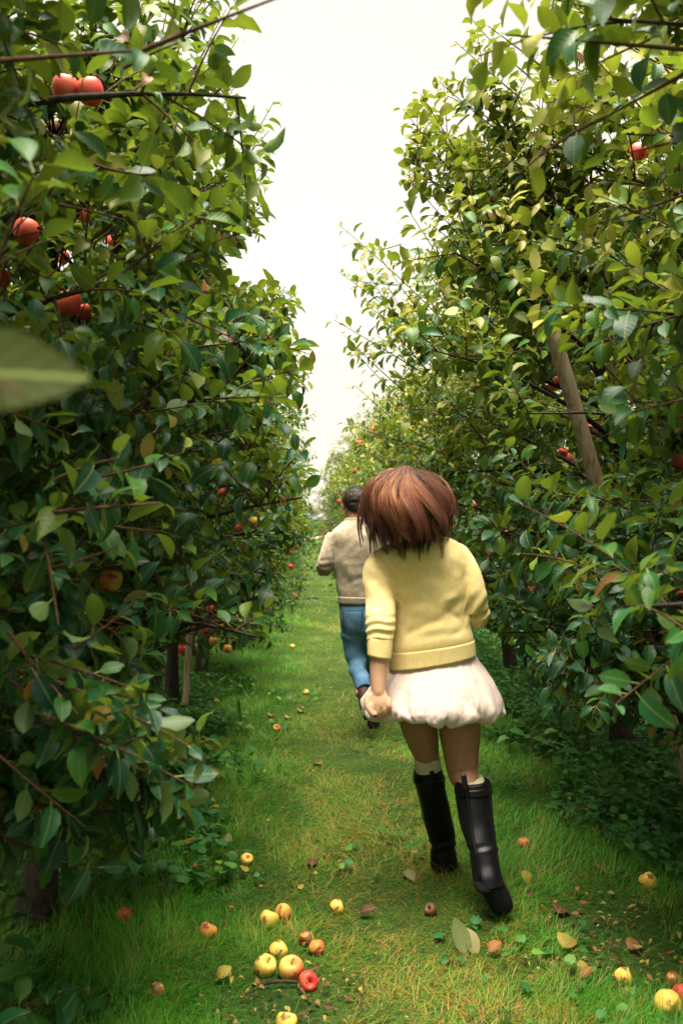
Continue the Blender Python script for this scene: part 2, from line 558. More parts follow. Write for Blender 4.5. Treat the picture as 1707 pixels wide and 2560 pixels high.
class Crown:
    def __init__(self, org, tmpl, leaf_len=0.078, world=True):
        self.org = np.array(org, float); self.tmpl = tmpl; self.LL = leaf_len
        self.b = []; self.a = []; self.n = []; self.L = []; self.r = []; self.t = []
        self.tw = MB(); self.world = world
    def shoot(self, p0, p1, sag=0.0, dens=0.026, r0=0.004, bright=0.0, leaf_scale=1.0, check=True, nleaf0=0.1):
        p0 = np.array(p0, float); p1 = np.array(p1, float)
        bright = max(bright, min(0.62, (p1[2] - 1.75) * 0.36)) + min(0.0, max(-0.22, (p1[2] - 1.7) * 0.2))  # young top leaves paler; low leaves darkened, crown shade put into their colour
        if check and self.world:
            ok = False
            for f in (1.0, 0.7, 0.45):
                q = p0 + (p1 - p0) * f
                pts = np.stack([q, q * 0.6 + p0 * 0.4])
                if keep_mask(pts).all():
                    ok = True; break
            if not ok: return
            p1 = q
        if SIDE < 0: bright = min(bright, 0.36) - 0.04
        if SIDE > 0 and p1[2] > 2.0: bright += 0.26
        ln = np.linalg.norm(p1 - p0)
        if ln < 0.03: return
        if self.world and check:
            sx, sy, sd = project(np.stack([p1, (p0 + p1) / 2, p0 * 0.75 + p1 * 0.25]))
            for (ax_, ay_, ar_, ad_) in APPLE_SIGHT:
                if ((((sx - ax_) ** 2 + (sy - ay_) ** 2) < (ar_ * 1.15) ** 2) & (sd < ad_ + 0.02)).any(): return
        mid = (p0 + p1) / 2 + np.array([0, 0, sag * ln]) + RNG.normal(0, 0.03 * ln, 3)
        ts = np.linspace(0, 1, 6)[:, None]
        C = (1 - ts) ** 2 * p0 + 2 * ts * (1 - ts) * mid + ts ** 2 * p1
        V, F = tube(C, np.linspace(r0, r0 * 0.35, 6), 4 if self.tmpl is not LT_HI else 5, caps=False)
        self.tw.add(V, F)
        n = max(3, int(ln * (1 - nleaf0) / dens))
        t = np.linspace(nleaf0, 1.0, n) + RNG.normal(0, 0.01, n)
        t = np.clip(t, 0, 1)[:, None]
        pos = (1 - t) ** 2 * p0 + 2 * t * (1 - t) * mid + t ** 2 * p1
        tan = 2 * (1 - t) * (mid - p0) + 2 * t * (p1 - mid)
        tan /= np.linalg.norm(tan, axis=1, keepdims=True)
        u = np.cross(tan, [0.13, 0.21, 1.0]); u /= np.linalg.norm(u, axis=1, keepdims=True)
        v = np.cross(tan, u)
        az = np.arange(n) * 2.4 + RNG.uniform(0, 6.28) + RNG.normal(0, 0.35, n)
        rad = np.cos(az)[:, None] * u + np.sin(az)[:, None] * v
        fwd = RNG.uniform(0.35, 0.95, n)[:, None]
        ax = rad + tan * fwd + np.array([0, 0, 1.0]) * RNG.uniform(-0.55, 0.2, n)[:, None]
        ax /= np.linalg.norm(ax, axis=1, keepdims=True)
        nr = np.array([0, 0, 1.0]) * 0.8 + tan * 0.5 + RNG.normal(0, 0.42, (n, 3))
        L = self.LL * RNG.uniform(0.6, 1.28, n) * (1 - 0.35 * (t[:, 0] > 0.93)) * leaf_scale
        self.b.append(pos + ax * (0.28 * L)[:, None]); self.a.append(ax); self.n.append(nr); self.L.append(L)
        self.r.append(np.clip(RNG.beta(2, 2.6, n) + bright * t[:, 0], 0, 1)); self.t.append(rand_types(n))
    def mesh(self, name):
        b = np.concatenate(self.b); a = np.concatenate(self.a); nn = np.concatenate(self.n)
        L = np.concatenate(self.L); r = np.concatenate(self.r); t = np.concatenate(self.t)
        if self.world:
            tip = b + a * L[:, None]
            k = keep_mask(b)
            x, y, d = project(b + a * (L * 0.5)[:, None])
            for (ax_, ay_, ar_, ad_) in APPLE_SIGHT:
                lr = L * 0.5 * FPX * 0.91855 / np.maximum(d, 0.2)
                k &= ~(((x - ax_) ** 2 + (y - ay_) ** 2 < (ar_ * 0.85 + lr * 0.85) ** 2) & (d < ad_ + 0.03) & (d > 0))
            b, a, nn, L, r, t = b[k], a[k], nn[k], L[k], r[k], t[k]
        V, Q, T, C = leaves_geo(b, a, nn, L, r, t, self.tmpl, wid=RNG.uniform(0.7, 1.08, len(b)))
        nl = len(Q) + len(T)
        tv = np.concatenate(self.tw.v); tq = np.concatenate(self.tw.f[4])
        k0 = len(V)
        V = np.concatenate([V, tv]); C = np.concatenate([C, np.zeros((len(tv), 4))])
        V = V - self.org
        mi = np.concatenate([np.zeros(len(Q), int), np.ones(len(tq), int), np.zeros(len(T), int)])
        return mesh_np(name, V, [np.concatenate([Q, tq + k0]), T], [M['leaf'], M['twig']], C, mi)

def make_tree(base, side, tmpl, height=3.4, reach=1.15, low=0.6, lean=(0.0, 0.0), nl=26, ns=11, world=True, extra=(), leaf_len=0.072, dens=0.027, wide=1.0, top=12):
    """side: +1 the path lies towards +X, -1 towards -X. Returns the three meshes relative to base"""
    base = np.array(base, float)
    cr = Crown(base, tmpl, leaf_len, world)
    th = height * 0.86
    k = 9
    zz = np.linspace(0, 1, k)
    wob = np.cumsum(RNG.normal(0, 0.022, (k, 2)), 0); wob[0] = 0
    tp = np.stack([base[0] + lean[0] * zz + wob[:, 0], base[1] + lean[1] * zz + wob[:, 1], zz * th - 0.05], 1)
    trad = np.interp(zz, [0, 0.03, 0.12, 0.6, 1], [0.085, 0.065, 0.052, 0.033, 0.010])
    tr = MB(base)
    S = spline(np.concatenate([tp, trad[:, None]], 1), 26)
    V, F = tube(S[:, :3], S[:, 3], 10, noise_amp=0.13)
    tr.add(V, F)
    lb = MB(base)
    def tpos(h): 
        f = min(max(h / th, 0), 1)
        return np.array([np.interp(f, zz, tp[:, 0]), np.interp(f, zz, tp[:, 1]), f * th])
    for i in range(nl):
        f = (i + RNG.random() * 0.8) / nl
        h = low + 0.1 + (th - low - 0.25) * f
        hr = h / height
        prof = np.interp(hr, [0.15, 0.3, 0.55, 0.8, 1.0], [0.88, 1.0, 0.92, 0.6, 0.3])
        az = i * 2.399963 + RNG.normal(0, 0.25)
        d = np.array([math.cos(az), math.sin(az) * wide, 0])
        ln = reach * prof * RNG.uniform(0.75, 1.08) * (1.0 + 0.14 * math.cos(az) * side)
        el = np.interp(hr, [0.15, 0.5, 0.9], [-2, 18, 52]) + RNG.normal(0, 9)
        el = R(el)
        p0 = tpos(h - 0.1)
        dirv = d * math.cos(el) + np.array([0, 0, math.sin(el)])
        p3 = p0 + dirv * ln
        mid = p0 + dirv * ln * 0.5 + np.array([0, 0, 0.10 * ln])
        ts = np.linspace(0, 1, 7)[:, None]
        C = (1 - ts) ** 2 * p0 + 2 * ts * (1 - ts) * mid + ts ** 2 * p3
        if world:
            kk = keep_mask(C)
            lx, ly, ld = project(C)
            for (ax_, ay_, ar_, ad_) in APPLE_SIGHT:
                kk &= ~((((lx - ax_) ** 2 + (ly - ay_) ** 2) < (ar_ * 1.1) ** 2) & (ld < ad_ + 0.02))
            if not kk[-1] or not kk[4]:
                bad = int(np.argmin(kk)) if not kk.all() else 7
                if bad < 3: continue
                C = C[:max(bad, 3)]
        m = len(C)
        V, F = tube(C, np.linspace(0.012 + 0.007 * (1 - hr), 0.003, m), 6, noise_amp=0.1)
        lb.add(V, F)
        for s in range(ns):
            u = 0.18 + 0.82 * (s + RNG.random()) / ns
            if u > 1: u = 1.0
            q = u * (m - 1); a = int(min(q, m - 2)); pp = C[a] + (C[a + 1] - C[a]) * (q - a)
            dr = dirv * RNG.uniform(0.1, 0.9) + RNG.normal(0, 0.55, 3) + np.array([0, 0, RNG.uniform(0.15, 0.9)])
            dr /= np.linalg.norm(dr)
            if RNG.random() < 0.14: dr[2] = -abs(dr[2]) * 0.6
            sl = RNG.uniform(0.16, 0.40) * (1.15 if hr > 0.6 else 1.0)
            e = pp + dr * sl
            if e[2] < low - 0.15: e[2] = low - 0.15 + RNG.random() * 0.15
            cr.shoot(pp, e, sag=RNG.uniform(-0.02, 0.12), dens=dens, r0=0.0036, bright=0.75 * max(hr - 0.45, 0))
        # spur leaves round the limb itself
        for s in range(3):
            u = RNG.uniform(0.25, 0.95); q = u * (m - 1); a = int(min(q, m - 2)); pp = C[a] + (C[a + 1] - C[a]) * (q - a)
            cr.shoot(pp, pp + RNG.normal(0, 0.05, 3) + np.array([0, 0, 0.05]), dens=0.012, r0=0.004)
    for i in range(top):
        p0 = tpos(th * RNG.uniform(0.72, 1.0))
        az = RNG.uniform(0, 6.28)
        sp = RNG.uniform(0.05, 0.42)
        e = np.array([p0[0] + math.cos(az) * sp, p0[1] + math.sin(az) * sp, height * RNG.uniform(0.88, 1.06)])
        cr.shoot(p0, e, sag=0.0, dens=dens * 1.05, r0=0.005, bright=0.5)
    for ex in extra:
        cr.shoot(*ex[:2], **(ex[2] if len(ex) > 2 else {}))
    return tr, lb, cr

def tree_object(base, label, tr, lb, crmesh, group):
    t = empty('apple_tree', tuple(base))
    tag(t, label, 'apple tree', group)
    tr.build('trunk', M['bark'], t)
    lb.build('limb', M['bark'], t)
    link('crown', crmesh, t)
    return t

# ------------------------------------------------------------------ ground
gp = mesh_np('ground', [(-300, -40, 0), (300, -40, 0), (300, 900, 0), (-300, 900, 0)], [[(0, 1, 2, 3)]], [M['ground']], smooth=False)
tag(link('ground', gp), kind='structure')

# ------------------------------------------------------------------ grass
SOIL = [(G(650, 2310), 0.26), (G(1400, 2120), 0.26), (G(1310, 2110), 0.16), (G(1480, 2230), 0.24), (G(1360, 2220), 0.15), (G(1220, 2230), 0.08), (G(120, 2000), 0.3)]
def grass(name, n, ylo, yhi, xlo, xhi, hl, w, label, flat=0.0):
    # sample with density ~ 1/y^1.5 so that near blades are dense and far ones merge
    u = RNG.random(n)
    y = (ylo ** -0.6 + u * (yhi ** -0.6 - ylo ** -0.6)) ** (-1 / 0.6)
    x = RNG.uniform(-1, 1, n)
    xc = (xlo + xhi) / 2; xh = (xhi - xlo) / 2
    x = xc + x * xh
    # field of view with margin
    keep = (x > -0.42 * y - 0.35) & (x < 0.52 * y + 0.35)
    for c, r in SOIL:
        dd = np.hypot((x - c[0]) / 1.0, (y - c[1]) / 1.0)
        keep &= ~((dd < r * RNG.uniform(0.6, 1.15, n)) & (RNG.random(n) < 0.93))
    x, y = x[keep], y[keep]
    n = len(x)
    pn = np.array([mnoise.noise(Vector((a * 2.2, b * 1.6, 3.1))) for a, b in zip(x, y)])
    pn2 = np.array([mnoise.noise(Vector((a * 9, b * 8, 7.7))) for a, b in zip(x, y)])
    sc = np.clip(0.8 + 0.05 * (y - 3), 0.8, 2.6)
    trod = np.exp(-((x - 0.35 - 0.05 * np.sin(y)) / 0.40) ** 2)
    trod = np.clip(trod + 0.35 * pn2, 0, 1)
    L = hl * RNG.uniform(0.35, 1.35, n) * np.clip(1 + 0.8 * pn + 0.5 * pn2, 0.6, 2.0) * (1 - 0.42 * trod) * (1 + 0.5 * np.clip(-x - 0.3, 0, 1)) * (0.9 + 0.1 * sc)
    W = w * RNG.uniform(0.6, 1.3, n) * sc
    flow = pn * 5 + pn2 * 2.2
    az = flow + RNG.normal(0, 0.9, n)
    tilt = np.clip(RNG.normal(0.62, 0.38, n) + 0.5 * trod + flat, 0.05, 1.45)
    bend = RNG.uniform(0.2, 1.0, n)
    h = np.stack([np.cos(az), np.sin(az), 0 * az], 1)
    s = np.stack([-np.sin(az + RNG.normal(0, .6, n)), np.cos(az), 0 * az], 1)
    B = np.stack([x, y, 0 * x - 0.004], 1)
    def at(t, width):
        a = tilt + bend * t
        c = B + h * (L * t * np.sin(a))[:, None] + np.array([0, 0, 1.0]) * (L * t * np.maximum(np.cos(a), 0.03 + 0.1 * RNG.random(n)))[:, None]
        return c - s * (W * width)[:, None], c + s * (W * width)[:, None]
    a0, a1 = at(0.0, 0.45); b0, b1 = at(0.4, 0.5); c0, c1 = at(0.75, 0.33); t0, _ = at(1.0, 0.0)
    V = np.stack([a0, a1, b0, b1, c0, c1, t0], 1).reshape(-1, 3)
    o = (np.arange(n) * 7)[:, None]
    Q = np.concatenate([o + [0, 1, 3, 2], o + [2, 3, 5, 4]]); T = o + [4, 5, 6]
    g1 = np.array([0.018, 0.130, 0.010]); g2 = np.array([0.080, 0.290, 0.012]); dry = np.array([0.34, 0.19, 0.045]); yg = np.array([0.28, 0.25, 0.014])
    k = np.clip(RNG.beta(2, 2, n) + 0.5 * pn + 0.12 * (y > 5), 0, 1)[:, None]
    C = g1 * (1 - k) + g2 * k
    yk = np.clip(trod * RNG.uniform(-0.15, 1.1, n) + 0.25 * pn2, 0, 1)[:, None]
    C = C * (1 - 0.72 * yk) + yg * 0.72 * yk
    d = ((RNG.random(n) < 0.05 + 0.40 * trod)[:, None])
    C = np.where(d, dry * RNG.uniform(0.5, 1.25, (n, 1)), C)
    C = np.repeat(np.concatenate([C, np.ones((n, 1))], 1), 7, 0)
    me = mesh_np(name, V, [Q, T], [M['grass']], C)
    tag(link(name, me), label, 'grass', kind='stuff')
grass('grass', 330000, 2.35, 14, -2.2, 3.2, 0.098, 0.0019, 'green grass growing along the orchard path between the rows')
grass('cut_grass', 60000, 2.35, 11, -0.35, 1.15, 0.085, 0.0015, 'trampled straw coloured mown grass lying flat along the middle of the path', flat=0.7)
grass('distant_grass', 60000, 12, 60, -3.0, 4.5, 0.10, 0.0045, 'short green grass far down the path towards the tape')

# low leafy ground cover under the rows
def cover(name, n, region, label, lo=0.02, hi=0.13, size=0.042, tmpl=LT_ROUND):
    pts = []
    while len(pts) < n:
        x = RNG.uniform(-3, 4.5); y = RNG.uniform(2.4, 14)
        nz = mnoise.noise(Vector((x * 1.7, y * 1.7, 1.3)))
        if region(x, y, nz) and RNG.random() < min(1, (5.0 / y) ** 1.3 + 0.1):
            pts.append((x, y, nz))
    p = np.array(pts); n = len(p)
    hz = lo + (hi - lo) * RNG.beta(2, 1.5, n) * (0.75 + 0.9 * p[:, 2])
    base = np.stack([p[:, 0], p[:, 1], np.maximum(hz, 0.01)], 1)
    az = RNG.uniform(0, 6.28, n)
    ax = np.stack([np.cos(az), np.sin(az), RNG.uniform(-0.35, 0.25, n)], 1)
    nr = np.array([0, 0, 1.0]) + RNG.normal(0, 0.33, (n, 3))
    L = size * RNG.uniform(0.55, 1.3, n)
    V, Q, T, C = leaves_geo(base, ax, nr, L, np.clip(RNG.beta(2, 3, n) + 0.3 * p[:, 2], 0, 1), rand_types(n, 0.02, 0.008), tmpl, curl=RNG.uniform(0, 0.3, n), fold=RNG.uniform(0, 0.35, n))
    # stalks
    w = 0.0012
    S0 = base * [1, 1, 0]; sd = np.array([1, 0.3, 0]) * w
    SV = np.stack([S0 - sd, S0 + sd, base + sd, base - sd], 1).reshape(-1, 3)
    SQ = np.arange(n * 4).reshape(-1, 4) + len(V)
    SC = np.zeros((n * 4, 4)); SC[:, 0] = 0.7; SC[:, 1] = 0.5
    me = mesh_np(name, np.concatenate([V, SV]), [np.concatenate([Q, SQ]), T], [M['cover']], np.concatenate([C, SC]))
    tag(link(name, me), label, 'ground cover', kind='stuff')
cover('ground_cover', 17000, lambda x, y, nz: x > 1.42 + 0.35 * nz - 0.03 * (y - 4) and x < 0.5 * y + 0.3, 'dark green rounded leafy ground cover under the right row of trees')
cover('bright_ground_cover', 5000, lambda x, y, nz: -2.2 < x < -0.62 + 0.25 * nz and 5.4 < y < 9 , 'bright green low leafy weeds round the trunk of the left row', size=0.036)
cover('shade_weeds', 2200, lambda x, y, nz: -2.2 < x < -0.45 + 0.5 * nz and 2.4 < y < 5.6 and x > -0.45 * y - 0.3, 'dark leafy weeds in the shaded grass under the left trees', size=0.05, hi=0.1)
cover('path_weeds', 350, lambda x, y, nz: -0.7 < x < 1.7 and nz > 0.12 and y < 8, 'small leafy weeds scattered in the path grass', size=0.036, hi=0.05)

# fallen leaf scraps and crumbs
def litter(name, n, label, region, size=0.024):
    pts = []
    while len(pts) < n:
        x = RNG.uniform(-2, 3.2); y = 2.35 + 9 * RNG.random() ** 1.5
        if region(x, y): pts.append((x, y))
    p = np.array(pts)
    az = RNG.uniform(0, 6.28, n)
    base = np.stack([p[:, 0], p[:, 1], RNG.uniform(0.01, 0.035, n)], 1)
    ax = np.stack([np.cos(az), np.sin(az), RNG.uniform(-0.2, 0.5, n)], 1)
    nr = np.array([0, 0, 1.0]) + RNG.normal(0, 0.5, (n, 3))
    t = RNG.choice([0.0, 0.5, 0.5, 0.8, 0.8, 1.0, 1.0], n)
    V, Q, T, C = leaves_geo(base, ax, nr, size * RNG.uniform(0.4, 1.3, n), RNG.random(n), t, LT_MID, curl=RNG.uniform(-0.3, 0.9, n), fold=RNG.uniform(0.1, 1.0, n))
    tag(link(name, mesh_np(name, V, [Q, T], [M['litter']], C)), label, 'leaf litter', kind='stuff')
litter('leaf_litter', 190, 'small yellow and brown scraps of leaves strewn through the grass', lambda x, y: -1.2 < x < 1.9 and x > -0.4 * y - .2)
def in_soil(x, y): return any(math.hypot(x - c[0], y - c[1]) < r for c, r in SOIL)
litter('rotting_litter', 420, 'dark rotting leaf mush on the bare soil patches of the path', in_soil, 0.024)

# ------------------------------------------------------------------ things that leaves must not hide
HANG = {  # (px, py, radius px, material, z-spin)
 'L': [(208, 212, 30, 'ap_red', 0), (150, 205, 30, 'ap_red', 1), (128, 292, 18, 'rot', 2), (62, 532, 28, 'ap_red', 1), (193, 495, 16, 'ap_red', 0.5), (258, 552, 13, 'ap_red', 2),
       (158, 697, 27, 'ap_red', 0.4), (192, 716, 18, 'ap_red', 2), (145, 592, 15, 'ap_red', 0), (5, 638, 20, 'ap_red', 0), (256, 1333, 25, 'ap_blush', 2.6), (262, 1430, 17, 'ap_orange', 0)],
 'L2': [(511, 1130, 9, 'ap_red', 0), (548, 1214, 9, 'ap_red', 0), (582, 1197, 10, 'ap_yellow', 0), (396, 1492, 10, 'ap_red', 0), (418, 1492, 10, 'ap_red', 2), (485, 1400, 10, 'ap_red', 0),
        (490, 1472, 10, 'ap_orange', 0), (522, 1490, 10, 'ap_orange', 1), (470, 1443, 10, 'ap_red', 1), (505, 1440, 9, 'ap_yellow', 1), (405, 1512, 8, 'ap_brown', 0)],
 'R': [(1466, 348, 19, 'ap_red', 0), (1366, 985, 15, 'ap_red', 0), (1495, 1458, 13, 'ap_red', 0), (1566, 1366, 12, 'ap_red', 0), (1558, 1062, 17, 'ap_red', 0), (1560, 1640, 14, 'ap_red', 1)],
 'R2': [(1268, 888, 11, 'ap_red', 0), (1281, 876, 11, 'ap_red', 1), (1253, 893, 10, 'ap_red', 2), (1292, 1040, 11, 'ap_red', 0), (1303, 1052, 11, 'ap_red', 1), (1060, 1166, 7, 'ap_red', 0), (1092, 1160, 7, 'ap_red', 1), (1165, 1226, 7, 'ap_red', 1)],
 'R3': [(825, 1018, 7, 'ap_red', 0), (856, 985, 6, 'ap_red', 0), (950, 1028, 7, 'ap_red', 1), (953, 1042, 6, 'ap_red', 1), (966, 1060, 6, 'ap_red', 1), (868, 1048, 5, 'ap_red', 1), (1010, 985, 6, 'ap_red', 2)],
}
for k, lst in HANG.items():
    for (px, py, r, mt, sp) in lst:
        APPLE_SIGHT.append((px, py, r, 0.036 * FPX * 0.91855 / r))
STAKE_A = P(1603, 1874, 4.6) ; STAKE_B = P(1259, 738, 4.19)
for f in np.linspace(0.52, 0.9, 14):
    q = STAKE_A.lerp(STAKE_B, f)
    x, y, d = project(np.array([q]))
    if 770 < y[0] < 1075: APPLE_SIGHT.append((x[0], y[0], 20, d[0]))
for yy in range(1440, 1610, 22): APPLE_SIGHT.append((437 - (yy - 1440) * 0.05, yy, 14, 7.2)); APPLE_SIGHT.append((408, max(yy, 1500), 22, 7.3))
for q in [(1272, 360), (1276, 400), (1276, 440)]: APPLE_SIGHT.append((*q, 12, 4.2))

# ------------------------------------------------------------------ apples
def apple_mesh(r, mat, seed=0):
    rr = random.Random(seed)
    prof = [(0.0, 0.52), (0.10, 0.56), (0.22, 0.74), (0.40, 0.88), (0.62, 0.93), (0.83, 0.78), (0.97, 0.45), (1.0, 0.08), (0.95, -0.28), (0.82, -0.60), (0.64, -0.83), (0.44, -0.93), (0.26, -0.93), (0.13, -0.84), (0.0, -0.78)]
    S = spline(prof, 30)
    n = 28
    ang = np.linspace(0, 2 * math.pi, n, endpoint=False)
    lob = 1 + 0.022 * np.cos(5 * ang + seed) + 0.03 * np.cos(ang * 2 + seed * 2.1)
    rings = []
    for x, z in S[1:-1]:
        f = lob if z < 0.2 else 1 + (lob - 1) * 0.6
        rings.append(np.stack([np.cos(ang) * abs(x) * r * f, np.sin(ang) * abs(x) * r * f, np.full(n, z * r) * (1 + 0.04 * np.cos(ang + seed))], 1))
    V, F = ring_loft(rings[::-1])
    return mesh_np('apple', V, F, [M[mat]])
STEM_ME = None
def stem_mesh(r):
    V, F = tube([(0, 0, 0.5 * r), (0.02 * r, 0, 0.85 * r), (0.14 * r, 0.05 * r, 1.25 * r)], [0.0018, 0.0014, 0.002], 6, 8)
    return mesh_np('stem', V, F, [M['stem']])
def calyx_mesh(r):
    Vs = []; T = []
    for k in range(5):
        a = k * 1.2566; c, s = math.cos(a), math.sin(a)
        i = len(Vs)
        Vs += [(c * 0.05 * r - s * .05 * r, s * 0.05 * r + c * .05 * r, -0.80 * r), (c * 0.05 * r + s * .05 * r, s * 0.05 * r - c * .05 * r, -0.80 * r), (c * 0.16 * r, s * 0.16 * r, -0.93 * r)]
        T.append((i, i + 1, i + 2))
    return mesh_np('calyx', Vs, [T], [M['stem']], smooth=False)
AP_CACHE = {}
def put_apple(loc, r, mat, rot, parent=None, name='apple'):
    key = (mat, int(RNG.integers(0, 3)))
    if key not in AP_CACHE: AP_CACHE[key] = (apple_mesh(0.036, mat, key[1] + len(AP_CACHE)), stem_mesh(0.036), calyx_mesh(0.036))
    am, sm, cm = AP_CACHE[key]
    o = link(name, am, parent, loc)
    s = r / 0.036
    o.scale = (s, s, s); o.rotation_euler = rot
    link('stem', sm, o)
    link('calyx', cm, o)
    return o

# ------------------------------------------------------------------ the two rows
LX, RX = -1.05, 2.1
near_L, near_R = {}, {}
XL = {
 0.6: [((P(-260, 820, .62)), P(60, 905, .47), dict(check=False, dens=0.2, r0=0.003))],
 1.9: [(P(480, 930, 2.7), P(690, 690, 2.55), {}), (P(420, 800, 2.6), P(640, 775, 2.5), {}), (P(400, 840, 2.7), P(600, 690, 2.6), {}), (P(380, 700, 2.5), P(600, 800, 2.4), {}),
       (P(-120, 150, 1.5), P(330, 115, 1.4), dict(dens=0.07, r0=0.006)), (P(330, 115, 1.4), P(690, -25, 1.3), dict(dens=0.05, r0=0.0045, check=False, nleaf0=0.2)), (P(150, 300, 1.6), P(262, -40, 1.5), dict(dens=0.1, r0=0.005)),
       (P(90, 1180, 1.7), P(135, 1435, 1.6), dict(dens=0.04)), (P(-40, 1600, 1.9), P(330, 1770, 1.8), dict(dens=0.03)), (P(120, 1560, 1.75), P(455, 1725, 1.7), dict(dens=0.024)), (P(100, 1640, 1.7), P(430, 1800, 1.7), dict(dens=0.026)), (P(60, 1500, 1.8), P(330, 1590, 1.7), dict(dens=0.026)), (P(20, 1560, 1.8), P(240, 1720, 1.7), dict(dens=0.026)), (P(20, 1450, 1.8), P(180, 1640, 1.7), dict(dens=0.026)), (P(-40, 1700, 1.8), P(200, 1900, 1.75), dict(dens=0.026)), (P(90, 1180, 1.7), P(370, 1155, 1.7), dict(dens=0.035, r0=0.005)),
       (P(200, 1100, 1.9), P(420, 1040, 1.9), {}), (P(-30, 1900, 2.2), P(180, 1830, 2.1), {}), (P(-50, 1750, 2.1), P(120, 1880, 2.1), {})],
 3.25: [(P(470, 1060, 3.3), P(705, 1125, 3.3), dict(dens=0.034)), (P(480, 1000, 3.4), P(690, 950, 3.3), {}), (P(480, 900, 3.4), P(670, 860, 3.4), {}), (P(450, 1000, 3.2), P(650, 1060, 3.2), {}),
        (P(330, 900, 3), P(560, 930, 2.9), {}), (P(250, 1400, 3.0), P(420, 1480, 2.9), {}), (P(330, 1560, 3.0), P(440, 1640, 3.0), dict(dens=0.03))],
 4.6: [(P(470, 560, 4.0), P(630, 232, 3.9), {}), (P(480, 610, 4.0), P(603, 470, 3.9), {}), (P(440, 480, 4.0), P(618, 300, 3.9), {}), (P(420, 300, 4.0), P(548, 85, 3.9), {}), (P(400, 260, 3.9), P(520, 20, 3.8), {}),
       (P(450, 640, 3.9), P(535, 585, 3.8), {}), (P(380, 200, 3.9), P(470, -30, 3.8), {}), (P(400, 420, 3.9), P(545, 190, 3.9), {}), (P(430, 640, 4), P(600, 380, 3.9), {}), (P(340, 250, 3.9), P(400, -60, 3.8), {}), (P(440, 700, 4.2), P(480, 600, 4.2), {}),
       (P(350, 500, 3.9), P(560, 240, 3.8), {}), (P(300, 400, 3.9), P(520, 130, 3.8), {}), (P(420, 560, 4.1), P(590, 530, 3.9), {})],
 5.95: [(P(560, 900, 5.8), P(660, 700, 5.7), {}), (P(580, 960, 5.8), P(700, 830, 5.7), {}), (P(560, 820, 5.8), P(600, 680, 5.7), {})],
}
XR = {
 1.9: [(P(1640, 130, 1.75), P(1390, 268, 1.75), dict(dens=0.035, r0=0.006)), (P(1390, 268, 1.75), P(1190, 400, 1.75), dict(dens=0.035, r0=0.0045)), (P(1640, 120, 1.7), P(1160, 80, 1.7), dict(dens=0.035, r0=0.005)), (P(1600, -60, 1.8), P(1085, -30, 1.9), {}),
       (P(1640, 420, 1.8), P(1350, 520, 1.8), dict(dens=0.04)), (P(1640, 300, 1.8), P(1400, 360, 1.8), {}), (P(1640, 30, 1.8), P(1300, 180, 1.8), {}),
       (P(1640, 700, 2), P(1380, 780, 2.0), {}), (P(1640, 900, 2), P(1400, 960, 2.0), {})],
 3.25: [(P(1500, 1150, 3.2), P(1230, 1130, 3.1), {}), (P(1480, 1280, 3.2), P(1250, 1330, 3.1), {}), (P(1500, 1500, 3.2), P(1300, 1560, 3.1), {}), (P(1400, 560, 3.1), P(1180, 520, 3.0), {}),
        (P(1420, 400, 3.1), P(1200, 330, 3.0), {}), (P(1500, 700, 3.1), P(1330, 690, 3.0), {}), (P(1480, 1000, 3.1), P(1380, 870, 3.0), {}), (P(1300, 200, 3), P(1120, 60, 3), {}), (P(1400, 30, 3), P(1150, -30, 3), {})],
 4.6: [(P(1130, 520, 4.3), P(925, 250, 4.2), {}), (P(1150, 640, 4.3), P(938, 410, 4.2), {}), (P(1180, 330, 4.3), P(1005, 185, 4.2), {}), (P(1200, 230, 4.3), P(1045, 95, 4.2), {}), (P(1110, 740, 4.4), P(930, 470, 4.3), {}),
       (P(1090, 420, 4.3), P(965, 215, 4.2), {}), (P(1160, 800, 4.4), P(1000, 560, 4.3), {}), (P(1150, 560, 4.2), P(1010, 300, 4.2), {}), (P(1100, 600, 4.3), P(960, 350, 4.2), {}), (P(1220, 180, 4.2), P(1080, 40, 4.2), {}),
       (P(1150, 720, 4.4), P(1050, 430, 4.3), {}), (P(1180, 640, 4.4), P(1110, 360, 4.3), {}), (P(1280, 1200, 4.0), P(1140, 960, 3.8), dict(dens=0.03)), (P(1250, 1150, 4.0), P(1080, 1080, 3.8), {}), (P(1200, 1230, 4.0), P(1080, 1180, 3.9), {}), (P(1230, 1420, 4.0), P(1110, 1260, 3.9), {})],
 5.95: [(P(1010, 730, 5.3), P(776, 515, 5.1), {}), (P(990, 790, 5.3), P(778, 625, 5.1), {}), (P(960, 850, 5.3), P(768, 735, 5.2), {}), (P(930, 900, 5.4), P(790, 770, 5.3), {}), (P(1020, 880, 5.3), P(870, 620, 5.2), {}),
        (P(1040, 800, 5.3), P(930, 560, 5.2), {}), (P(1000, 760, 5.3), P(880, 600, 5.2), {}), (P(980, 850, 5.3), P(850, 690, 5.2), {}), (P(1080, 760, 5.3), P(980, 520, 5.2), {}), (P(1100, 700, 5.2), P(1020, 480, 5.2), {})],
 7.3: [(P(900, 960, 6.8), P(775, 850, 6.6), {}), (P(880, 1000, 6.8), P(750, 960, 6.6), {}), (P(900, 900, 6.8), P(800, 790, 6.6), {})],
}
def fill(dic, y, n, x0, x1, y0, y1, d0, d1, dx, dens=0.0165):
    L = dic.setdefault(y, [])
    for k in range(n):
        px, py, d = RNG.uniform(x0, x1), RNG.uniform(y0, y1), RNG.uniform(d0, d1)
        a = P(px + dx * RNG.uniform(0.5, 1.2), py + RNG.uniform(-60, 160), d + RNG.uniform(0, 0.35))
        L.append((a, P(px, py, d), dict(dens=dens, bright=0.45 if py < 700 else (0.05 if py < 1000 else -0.25))))  # lower fill leaves get a darker colour for the dense shade there
fill(XR, 3.25, 46, 1230, 1590, 1080, 1620, 2.9, 3.5, 190)
